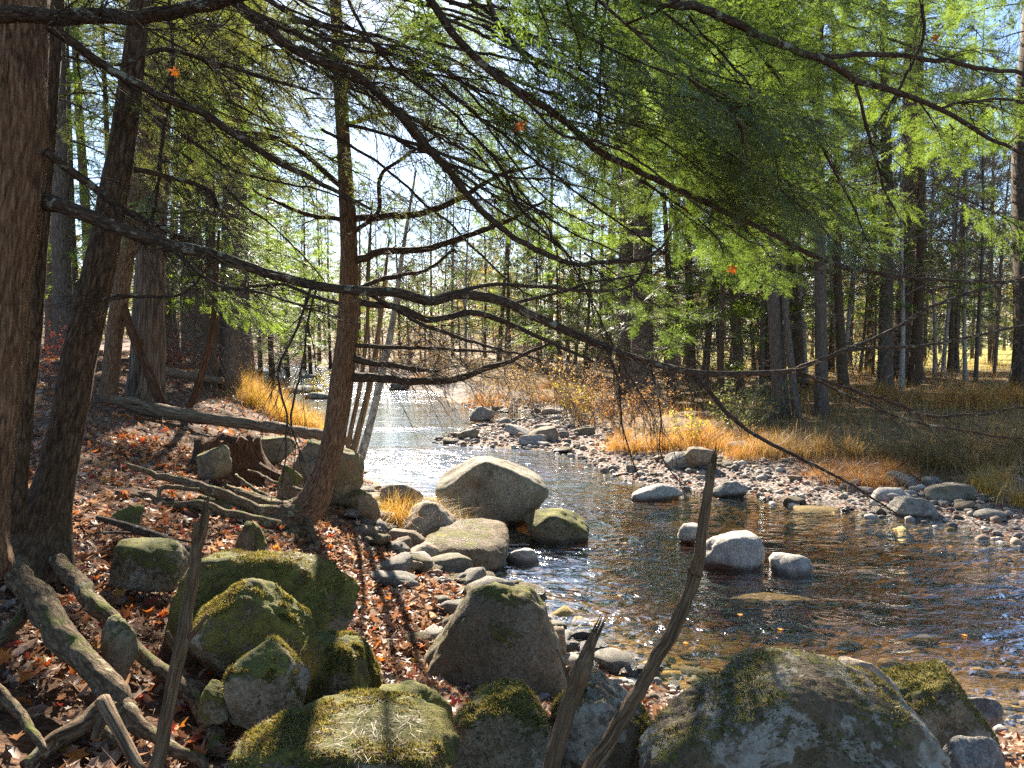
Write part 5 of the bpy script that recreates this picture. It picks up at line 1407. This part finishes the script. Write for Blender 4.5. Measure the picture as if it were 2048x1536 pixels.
tussocks(TY, [(775, 0, 8.3), (800, 0, 8.2), (830, 0, 8.1), (860, 0, 8.2), (885, 0, 8.2), (815, 0, 8.0), (845, 0, 7.9), (790, 0, 7.9), (870, 0, 8.0)], 'pale yellow grass tuft on the near shore', 'yellow tufts on the near shore', (0.6, 0.9))
tussocks(TR, [(980, 0, 24), (960, 0, 26), (1000, 0, 27), (1090, 0, 25), (1140, 0, 24), (1180, 0, 23), (1220, 0, 21), (860, 0, 36), (840, 0, 40), (1100, 0, 30)], 'orange grass tussock on the far shore upstream', 'orange tussocks upstream', (1.1, 1.7))

mb = MB()
gr = sample(16000, (-2, 26, 11, 40), lambda x, y, s, r: r & (s > 2.6) & (np.abs(x) < 0.78 * y) & (fbm(np.stack([x, y, 0 * x], 1) * 0.5, 3, 31) > -0.45) & (R.random(len(x)) < np.clip(14 / y, 0, 1) ** 1.3))
pz = ground_z(gr[:, 0], gr[:, 1])
blades(mb, np.column_stack([gr, pz - 0.02]), (0.18, 0.5), np.vstack([DRAB, DRAB, RUST, GOLD]), 0.55, 0.009, 2)
o = link('dry_grass', mb.mesh('dry_grass', M['blade'])); o['kind'] = 'stuff'; o['label'] = 'brown dry grass under the trees of the far bank'
mb = MB()
gr = sample(6000, (6, 60, 30, 75), lambda x, y, s, r: r & (np.abs(x) < 0.78 * y))
blades(mb, np.column_stack([gr, ground_z(gr[:, 0], gr[:, 1]) - 0.02]), (0.2, 0.5), np.array([(0.38, 0.36, 0.09), (0.48, 0.40, 0.13), (0.3, 0.32, 0.07)]), 0.4, 0.02, 1)
o = link('meadow_grass', mb.mesh('meadow_grass', M['blade'])); o['kind'] = 'stuff'; o['label'] = 'sunlit yellow-green meadow grass beyond the trees'


# ------------------------------------------------------------------ shrubs
def shrub_mesh(h, stems, leafcols, nleaf, ls, seed):
    global R
    keep = R; R = np.random.default_rng(seed)
    wb, lb = MB(), MB()
    tips = []
    for _ in range(stems):
        a = R.uniform(0, 6.28)
        d = np.array([math.cos(a) * 0.45, math.sin(a) * 0.45, 1])
        l = h * R.uniform(0.6, 1.05)
        p = stick(wb, (R.normal(0, 0.1), R.normal(0, 0.1), -0.05), d, l, 0.010, 0.002, 7, 0.10, 0.0, 4)
        for _ in range(9):
            k = int(R.integers(2, 8)); dd = (p[k] - p[k - 1]) / np.linalg.norm(p[k] - p[k - 1]) + R.normal(0, 0.55, 3)
            q = stick(wb, p[k], dd, l * R.uniform(0.18, 0.45), 0.005, 0.0016, 4, 0.15)
            tips.append(q)
            for _ in range(3):
                kk = int(R.integers(1, 5)); tips.append(stick(wb, q[kk], q[kk] - q[kk - 1] + R.normal(0, 0.05, 3), l * 0.14, 0.003, 0.0012, 3, 0.2))
    for _ in range(nleaf):
        q = tips[int(R.integers(len(tips)))]; k = int(R.integers(1, len(q)))
        v = np.array([(0, 0, 0), (0.5, 0.3, 0.05), (1, 0, 0), (0.5, -0.3, 0.05)]) * ls * R.uniform(0.6, 1.2)
        E = np.array(Euler((R.normal(0, 0.8), R.normal(0.4, 0.6), R.uniform(0, 6.28))).to_matrix())
        lb.add(v @ E.T + q[k], None, np.array([(0, 1, 2, 3)]), tint=leafcols[int(R.integers(len(leafcols)))] * R.uniform(0.7, 1.2))
    R = keep
    return wb.mesh('stems', M['shrubwood']), (lb.mesh('foliage', M['blade'], False) if nleaf else None)


M['shrubwood'] = bark('shrub_bark', (0.07, 0.05, 0.04), (0.17, 0.13, 0.105), (0.27, 0.22, 0.19), 40, 0.3, bump=0.3)
SH = {
    'tan': [shrub_mesh(1.5, 9, np.array([(0.38, 0.29, 0.14), (0.44, 0.35, 0.18), (0.30, 0.22, 0.11)]), 420, 0.06, 301 + k) for k in range(3)],
    'rust': [shrub_mesh(1.3, 9, np.array([(0.40, 0.24, 0.11), (0.32, 0.18, 0.09), (0.44, 0.31, 0.15)]), 460, 0.055, 311 + k) for k in range(2)],
    'yellow': [shrub_mesh(1.0, 6, np.array([(0.50, 0.46, 0.07), (0.44, 0.42, 0.06)]), 420, 0.075, 321)],
    'green': [shrub_mesh(1.1, 8, np.array([(0.10, 0.15, 0.05), (0.14, 0.19, 0.07), (0.2, 0.22, 0.09)]), 620, 0.07, 331)],
    'bare': [shrub_mesh(2.2, 8, None, 0, 0, 341 + k) for k in range(3)],
    'red': [shrub_mesh(1.2, 6, np.array([(0.42, 0.05, 0.03), (0.5, 0.16, 0.04), (0.4, 0.1, 0.05)]), 320, 0.06, 351)],
}


def shrub(kind, u, d, label, group=None, s=1.0):
    x = (u - 1024) / FPX * d; b = (x, d, gz(x, d))
    o = thing('shrub', label, 'shrub', b, group); o.rotation_euler = (0, 0, R.uniform(0, 6.28)); o.scale = (s, s, s * R.uniform(0.85, 1.1))
    w, l = SH[kind][int(R.integers(len(SH[kind])))]
    link('stems', w, o)
    if l is not None: link('foliage', l, o)['kind'] = 'stuff'


for u, d in [(980, 23), (1030, 22), (1080, 21), (1130, 20), (950, 27), (1010, 27), (900, 32), (860, 36), (1060, 25), (1110, 24), (1160, 22)]: shrub('tan', u, d, 'twiggy tan-leaved shrub on the far shore upstream', 'tan shrubs along the far shore', R.uniform(0.85, 1.2))
for u, d in [(1180, 18.5), (1225, 17.5), (1265, 17.5), (1300, 17), (1210, 20), (1150, 19)]: shrub('rust', u, d, 'rusty brown-leaved shrub above the gravel bar', 'rusty shrubs above the bar', R.uniform(0.8, 1.1))
for u, d in [(720, 46), (750, 50), (780, 44), (810, 47), (840, 43), (870, 40), (760, 56), (700, 56), (660, 60), (900, 38), (930, 36), (600, 62), (820, 56), (540, 60), (560, 52)]: shrub('tan', u, d, 'brown thicket shrub at the river bend', 'thicket shrubs at the river bend', R.uniform(1.3, 2.0))
shrub('yellow', 1382, 14.5, 'yellow-green leafy shrub behind the golden tussocks', None, 0.75)
shrub('yellow', 1165, 19, 'small yellow-leaved sapling among the rusty shrubs', None, 0.9)
shrub('yellow', 640, 30, 'yellow-green sapling by the far riffle', None, 1.2)
for u, d in [(1460, 15.5), (1500, 15.2), (1535, 16)]: shrub('green', u, d, 'dull green leafy shrub beside the dark paired trunks', 'green shrubs by the paired trunks', R.uniform(0.8, 1.05))
for u, d in [(1330, 21), (1380, 22), (1420, 20), (1350, 26), (1240, 24), (1190, 27), (1120, 32), (1050, 34), (1440, 24), (1500, 26), (1600, 27), (1720, 27), (1850, 24), (1900, 26), (700, 60), (760, 58), (580, 55), (820, 52), (880, 48)]: shrub('bare', u, d, 'bare grey twiggy shrub in the far bank woods', 'bare shrubs in the woods', R.uniform(0.9, 1.5))
for u, d in [(105, 12), (365, 16), (95, 15), (410, 21), (150, 20)]: shrub('red', u, d, 'low red and orange leaved shrub on the leafy slope', 'red shrubs on the slope', R.uniform(0.5, 0.8))
for u, d in [(1010, 38), (1060, 40), (1120, 37), (1170, 34), (1230, 36), (1290, 33), (1340, 31), (1400, 34), (1460, 29), (1520, 31), (1570, 30), (1640, 34), (1700, 32), (1770, 36), (1090, 46), (1200, 44), (1310, 42), (1440, 40)]: shrub('rust' if R.random() < 0.5 else 'tan', u, d, 'leafy undergrowth shrub deep in the far bank woods', 'undergrowth of the far woods', R.uniform(1.2, 1.9))
for u, d in [(420, 17), (455, 15), (385, 19), (350, 22), (440, 22), (130, 16), (180, 19)]: shrub('bare', u, d, 'bare twiggy shrub between the trunks of the left bank', 'bare shrubs of the left bank', R.uniform(0.7, 1.0))


# ------------------------------------------------------------------ background trees
def conifer(seed, h, r0, mat, first, sprays, spread, wood='bark_grey', dead_n=40, lean=0.0, up=0.0):
    """(trunk mesh, dead branch mesh, crown mesh) of a forest conifer with bare lower trunk"""
    global R
    keep = R; R = np.random.default_rng(seed)
    tb, db, cb = MB(), MB(), MB()
    zz = np.linspace(-0.3, h, 26)
    rr = r0 * (1 - 0.85 * np.clip(zz / h, 0, 1)) + r0 * 0.35 * np.exp(-np.maximum(zz, 0) / 0.35)
    ax = np.stack([lean * zz + 0.05 * np.sin(zz * 0.5 + seed), 0.05 * np.cos(zz * 0.4 + seed), zz], 1)
    tube(tb, ax, rr, 14, 0.06, 0.04, seed % 40)
    for _ in range(dead_n):
        z = R.uniform(1.0, first + 3); a = R.uniform(0, 6.28)
        p = np.array([np.interp(z, zz, ax[:, 0]), np.interp(z, zz, ax[:, 1]), z])
        q = stick(db, p, (math.cos(a), math.sin(a), R.uniform(-0.25, 0.15)), R.uniform(0.5, 2.0), 0.012, 0.003, 6, 0.10, 0.02)
        for _ in range(4):
            k = int(R.integers(2, 7)); stick(db, q[k], (q[k] - q[k - 1]) + R.normal(0, 0.12, 3), R.uniform(0.2, 0.6), 0.005, 0.002, 4, 0.15)
    nb = int(sprays / 26)
    for i in range(nb):
        f = (i + R.random()) / nb; z = first + (h - first) * f
        a = i * 2.4 + R.normal(0, 0.4); L = spread * (1 - f * 0.85) * R.uniform(0.55, 1.1) + 0.2
        p = np.array([np.interp(z, zz, ax[:, 0]), np.interp(z, zz, ax[:, 1]), z])
        q = stick(db, p, (math.cos(a), math.sin(a), 0.1 + up), L, 0.022, 0.004, 6, 0.07, 0.05)
        for j in range(26):
            t = 0.25 + 0.75 * R.random() ** 0.8; x = t * 6; k = min(5, int(x)); c = q[k] + (q[k + 1] - q[k]) * (x - k)
            dd = q[k + 1] - q[k]; dd = dd / np.linalg.norm(dd); sd = np.cross([0, 0, 1], dd)
            c = c + sd * R.normal(0, 0.20 * L * (1.1 - t) + 0.05) + np.array([0, 0, R.normal(-0.06, 0.06)])
            v, fc, _ = FARSPRIG[int(R.integers(len(FARSPRIG)))]
            F = frame(dd + sd * R.normal(0, 0.6) + np.array([0, 0, R.normal(-0.15, 0.2)]), (R.normal(0, 0.3), R.normal(0, 0.3), 1))
            cb.add(c + (v * R.uniform(0.7, 1.3)) @ F.T, fc)
    R = keep
    return tb.mesh('trunk', M[wood]), db.mesh('dead_branches', M['shrubwood']), cb.mesh('crown', M[mat], False)


def farsprig(seed):
    rg = np.random.default_rng(seed); V, Tt = [], []
    for k in range(13):
        b = np.array([0.34 * rg.random(), rg.normal(0, 0.03), 0]); a = rg.normal(0, 0.8); l = rg.uniform(0.09, 0.2)
        d = np.array([math.cos(a), math.sin(a), rg.normal(-0.1, 0.25)]); w = np.cross(d, [0, 0, 1]) * 0.011
        i = len(V); V.extend([b - w, b + w, b + d * l]); Tt.append((i, i + 1, i + 2))
    return np.array(V), np.array(Tt), None


FARSPRIG = [farsprig(k) for k in range(6)]
CON = {
    'pine': [conifer(400 + k, 17 + 2 * k, 0.26, 'needle_far', 6.0 + k, 1300, 3.0, 'bark_grey', 46, 0.01 * (k - 1)) for k in range(3)],
    'hemlock': [conifer(410 + k, 12 + 2 * k, 0.15, 'needle_bright', 1.8 + 0.6 * k, 1700, 2.5, 'bark_dark', 40, 0.012 * (k - 1)) for k in range(3)],
    'shade': [conifer(470 + k, 10 + 2 * k, 0.13, 'needle_far', 1.3 + 0.5 * k, 1700, 2.4, 'bark_dark', 40, 0.012 * (k - 1)) for k in range(3)],  # hemlocks in duller needles, the darkness of the wood put into their colour
    'spruce': [conifer(420 + k, 9 + 2 * k, 0.11, 'needle_spruce', 1.2, 1400, 1.9, 'bark_dark', 30) for k in range(2)],
    'young': [conifer(430 + k, 6 + k, 0.06, 'needle_bright', 0.9, 600, 1.3, 'bark_dark', 14) for k in range(2)],
}


def bare_tree(seed, h, r0, wood, leaf=None, nleaf=0):
    global R
    keep = R; R = np.random.default_rng(seed)
    tb, bb, lb = MB(), MB(), MB()
    zz = np.linspace(-0.3, h, 20)
    ax = np.stack([0.12 * np.sin(zz * 0.6 + seed), 0.10 * np.cos(zz * 0.5 + seed), zz], 1)
    rr = r0 * (1 - 0.9 * np.clip(zz / h, 0, 1)) + r0 * 0.3 * np.exp(-np.maximum(zz, 0) / 0.3)
    tube(tb, ax, rr, 10, 0.06, 0, seed % 40)
    tips = []
    for i in range(34):
        z = h * R.uniform(0.25, 0.98); a = R.uniform(0, 6.28)
        p = np.array([np.interp(z, zz, ax[:, 0]), np.interp(z, zz, ax[:, 1]), z])
        l = (h - z) * R.uniform(0.3, 0.55) + 0.6
        q = stick(bb, p, (math.cos(a), math.sin(a), R.uniform(0.4, 1.3)), l, 0.03 * (1.1 - z / h), 0.006, 6, 0.12, -0.02, 4)
        for _ in range(6):
            k = int(R.integers(1, 7)); q2 = stick(bb, q[k], (q[k] - q[k - 1]) / np.linalg.norm(q[k] - q[k - 1]) + R.normal(0, 0.5, 3), l * R.uniform(0.25, 0.5), 0.010, 0.004, 5, 0.15)
            tips.append(q2)
            for _ in range(4):
                kk = int(R.integers(1, 6)); tips.append(stick(bb, q2[kk], (q2[kk] - q2[kk - 1]) * 4 + R.normal(0, 0.3, 3), l * 0.2, 0.006, 0.003, 3, 0.2))
    for _ in range(nleaf):
        q = tips[int(R.integers(len(tips)))]; k = int(R.integers(1, len(q)))
        v = np.array([(0, 0, 0), (0.5, 0.32, 0.05), (1, 0, 0), (0.5, -0.32, 0.05)]) * 0.11 * R.uniform(0.6, 1.2)
        E = np.array(Euler((R.normal(0, 0.8), R.normal(0.4, 0.6), R.uniform(0, 6.28))).to_matrix())
        lb.add(v @ E.T + q[k], None, np.array([(0, 1, 2, 3)]), tint=leaf[int(R.integers(len(leaf)))] * R.uniform(0.7, 1.2))
    R = keep
    return tb.mesh('trunk', M[wood]), bb.mesh('limbs', M['shrubwood']), (lb.mesh('crown', M['blade'], False) if nleaf else None)


YL = np.array([(0.52, 0.36, 0.06), (0.50, 0.26, 0.05), (0.44, 0.40, 0.08)])
GL = np.array([(0.28, 0.34, 0.06), (0.36, 0.38, 0.08), (0.42, 0.38, 0.08)])
CON['bare'] = [bare_tree(440 + k, 9 + 2 * k, 0.11, 'bark_pale' if k == 1 else 'bark_grey') for k in range(3)]
CON['gold'] = [bare_tree(450 + k, 6 + 3 * k, 0.09, 'bark_grey', YL, 1500) for k in range(2)]
CON['lime'] = [bare_tree(460 + k, 8 + 3 * k, 0.12, 'bark_grey', GL, 3200) for k in range(2)]


def far_tree(kind, u, d, label, group=None, s=1.0, rs=1.0, name=None, k=None):
    x = (u - 1024) / FPX * d; b = (x, d, gz(x, d) - 0.02)
    o = thing(name or {'pine': 'pine_tree', 'hemlock': 'hemlock_tree', 'shade': 'hemlock_tree', 'spruce': 'spruce_tree', 'young': 'young_hemlock'}.get(kind, 'maple_tree'), label, 'tree', b, group)
    o.rotation_euler = (R.normal(0, 0.03), R.normal(0, 0.035), R.uniform(0, 6.28)); o.scale = (s, s, s)
    a, w, c = CON[kind][int(R.integers(len(CON[kind]))) if k is None else k]
    link('trunk', a, o, scale=(rs, rs, 1)); link('limbs', w, o)['kind'] = 'stuff'
    if c is not None: link('crown', c, o)['kind'] = 'stuff'
    return o


FT = far_tree
FT('pine', 1562, 17.0, 'dark straight trunk, left of the close pair on the far bank', None, 0.9, 0.75)
FT('bare', 1596, 16.6, 'pale thin trunk, right of the close pair on the far bank', None, 1.0, 0.8, 'maple_tree', 2)
FT('pine', 1643, 17.0, 'grey straight trunk standing alone above the rusty tussocks', None, 0.9, 0.62)
FT('pine', 1775, 22, 'leaning grey trunk rising right of the lone grey trunk', None, 1.0, 0.8)
FT('pine', 1812, 27, 'thick dark trunk behind the leaning grey one', None, 1.1, 1.8)
FT('pine', 2078, 20, 'massive grey pine trunk at the right picture edge', None, 1.2, 2.2)
FT('pine', 1292, 24, 'thick dark trunk above the rusty shrubs', None, 1.0, 1.5)
FT('pine', 1262, 26, 'dark trunk just left of the thick one above the rusty shrubs', None, 1.0, 1.1)
FT('spruce', 1410, 26, 'dense dark spruce in the middle of the far bank woods', None, 1.2)
FT('spruce', 1330, 30, 'dark spruce right of the thick trunk above the rusty shrubs', None, 1.1)
FT('spruce', 1905, 32, 'blue-dark spruce against the sky before the massive pine', None, 1.3)
FT('spruce', 1985, 36, 'slim dark spruce beside the massive pine', None, 1.2)
for u, d in [(1690, 24), (1745, 28), (1865, 27), (1890, 27), (1935, 24), (1958, 24), (1985, 26), (1720, 30), (1840, 34), (1610, 25), (1530, 23), (1460, 22), (1800, 21), (1915, 30), (1675, 28)]: FT('bare', u, d, 'thin dark young trunk among the right bank woods', 'thin trunks of the right bank', R.uniform(0.7, 1.0), R.uniform(0.6, 1.0))
for u, d in [(1470, 30), (1350, 36), (1210, 40), (1100, 48), (1580, 36), (1660, 40), (1240, 50)]: FT('pine', u, d, 'grey trunk deep in the far bank woods', 'trunks deep in the woods', R.uniform(0.8, 1.1), R.uniform(0.7, 1.2))
for u, d in [(1480, 21), (1600, 24), (1690, 21), (1380, 28), (1830, 23), (1530, 27), (1740, 33)]: FT('hemlock', u, d, 'bright green hemlock in the far bank woods', 'green hemlocks of the far bank', R.uniform(0.9, 1.2))
for u, d in [(690, 62), (760, 64), (840, 60), (920, 54), (1010, 48), (610, 56), (1080, 42), (540, 50), (1120, 34)]: FT('young', u, d, 'young conifer in the thickets at the river bend', 'young conifers at the bend', R.uniform(1.0, 1.5))
for u, d in [(1345, 24), (1560, 27), (1660, 31), (1800, 33), (1900, 30), (1985, 34), (1440, 27), (1240, 31), (1150, 44), (1050, 60)]: FT('shade', u, d, 'shaded dull green hemlock in the far bank woods', 'dull green hemlocks of the far bank', R.uniform(0.8, 1.1))
for u, d in [(1170, 30), (1120, 36), (1250, 33), (1440, 19)]: FT('young', u, d, 'young hemlock low among the far shrubs', 'young hemlocks across the river', R.uniform(0.9, 1.3))
for u, d in [(1505, 30), (1650, 31), (1090, 55), (1420, 46), (1570, 40)]: FT('gold', u, d, 'small tree with yellow and orange leaves in the far woods', 'yellow-leaved trees of the far bank', R.uniform(0.8, 1.1))
for u, d in [(1960, 52), (2080, 60), (1880, 64), (2010, 75), (1780, 70), (1700, 76)]: FT('lime', u, d, 'yellow-green tree at the edge of the sunlit meadow', 'meadow edge trees', R.uniform(0.9, 1.3))
# left bank
for u, d in [(350, 20), (376, 24), (402, 21), (480, 19), (340, 28), (395, 31), (130, 17), (155, 22), (185, 26), (105, 24), (440, 27)]: FT('pine', u, d, 'grey-brown trunk among the left bank woods', 'trunks of the left bank woods', R.uniform(0.8, 1.0), R.uniform(0.5, 0.95))
FT('pine', 462, 16.5, 'stout trunk at the shore end of the left bank woods', None, 0.85, 1.0)
for u, d in [(335, 19), (415, 16), (500, 24), (120, 21), (545, 33), (455, 20), (575, 44), (230, 23), (520, 38), (400, 27), (620, 46), (660, 58), (490, 30), (300, 28)]: FT('hemlock', u, d, 'sunlit green hemlock in the left bank woods', 'green hemlocks of the left bank', R.uniform(0.7, 1.0))
# upstream and far background
for u, d in [(820, 62), (765, 70), (690, 74), (880, 60), (945, 66), (1010, 58), (610, 72), (560, 66), (740, 48), (850, 50), (930, 46)]: FT('bare', u, d, 'bare grey tree upstream beyond the river bend', 'bare trees upstream', R.uniform(1.0, 1.3), 0.7)
for u, d in [(520, 56), (600, 84), (650, 90), (905, 64), (970, 60), (1050, 80), (480, 44), (640, 66), (720, 72), (800, 68), (860, 74), (570, 58), (1000, 52)]: FT('hemlock', u, d, 'pale green conifer upstream beyond the river bend', 'conifers upstream', R.uniform(0.9, 1.25))
for u, d in [(1020, 50), (1075, 44), (1135, 50), (1290, 44), (1370, 41), (1515, 42), (1625, 46), (1760, 44), (1850, 42), (1945, 46), (1215, 52), (1445, 48)]: FT('spruce' if R.random() < 0.6 else 'shade', u, d, 'dark evergreen in the understory of the far woods', 'dark understory of the far woods', R.uniform(0.7, 1.1), 1.0, 'spruce_tree')
FT('spruce', 1590, 33, 'dark spruce behind the close pair of trunks', None, 1.1)
FT('spruce', 1700, 36, 'dark spruce right of the lone grey trunk, deep in the woods', None, 1.2)
FT('spruce', 1480, 36, 'dark spruce behind the green shrubs', None, 1.2)
FT('spruce', 1200, 44, 'dark spruce far behind the rusty shrubs', None, 1.3)


def distant_woods():
    mb = MB()
    for _ in range(760):
        x, y = R.uniform(-150, 170), R.uniform(84, 190)
        if abs(x) > 0.9 * y: continue
        z = gz(x, y); h = R.uniform(8, 15)
        con = R.random() < 0.4
        c0 = np.array([(0.10, 0.13, 0.05), (0.22, 0.19, 0.14), (0.30, 0.28, 0.10), (0.20, 0.18, 0.15)][0 if con else int(R.integers(1, 4))])
        tube(mb, np.array([[x, y, z - 0.5], [x + R.normal(0, 0.2), y, z + h * 0.65]]), [0.10, 0.04], 4, cap=False)
        mb.a.setdefault('tint', []).append(np.tile(np.array([[0.20, 0.17, 0.14]]), (8, 1)))
        n = 260
        t = R.random(n) ** (0.9 if con else 0.7); hh = h * (0.02 + 0.98 * t) if con else h * (0.1 + 0.95 * t)
        w = (h * 0.20 * (1.05 - t)) if con else h * 0.22 * np.sin(np.clip(t, 0.1, 1) * 2.8)
        c = np.stack([x + R.normal(0, 1, n) * w, y + R.normal(0, 1, n) * w, z + hh], 1)
        d = R.normal(0, 1, (n, 3)); e = R.normal(0, 1, (n, 3)); sz_ = R.uniform(0.25, 0.6, (n, 1)) * (1 if con else 0.7)
        V = np.stack([c - d * sz_ * 0.5, c + d * sz_ * 0.5, c + e * sz_ * 0.6], 1).reshape(-1, 3)
        mb.add(V, np.arange(3 * n).reshape(-1, 3), tint=np.repeat(c0[None] * R.uniform(0.6, 1.3, (n, 1)), 3, 0))
    mb.a.pop('rest', None)
    o = link('distant_woods', mb.mesh('distant_woods', M['blade'], False)); o['kind'] = 'stuff'; o['label'] = 'hazy autumn woods on the rise beyond the river bend'


distant_woods()

# ordinal words, from left to right, for the trees and shrubs that nothing else tells apart
ORD = 'first second third fourth fifth sixth seventh eighth ninth tenth eleventh twelfth thirteenth fourteenth fifteenth sixteenth seventeenth eighteenth nineteenth twentieth'.split()
fam = {}
for o in list(COL.objects):
    if o.parent is None and o.get('group') and o['category'] in ('tree', 'shrub', 'grass tussock') or (o.parent is None and o.get('group') == 'rocks in the far riffle'): fam.setdefault((o['group'], o['label']), []).append(o)
for (g, lab), os_ in fam.items():
    os_.sort(key=lambda o: o.location[0] / o.location[1])
    if len(os_) <= 20:
        for k, o in enumerate(os_): o['label'] = lab + ', ' + (ORD[k] + ' from the left' if k < len(os_) - 1 else 'rightmost of them')
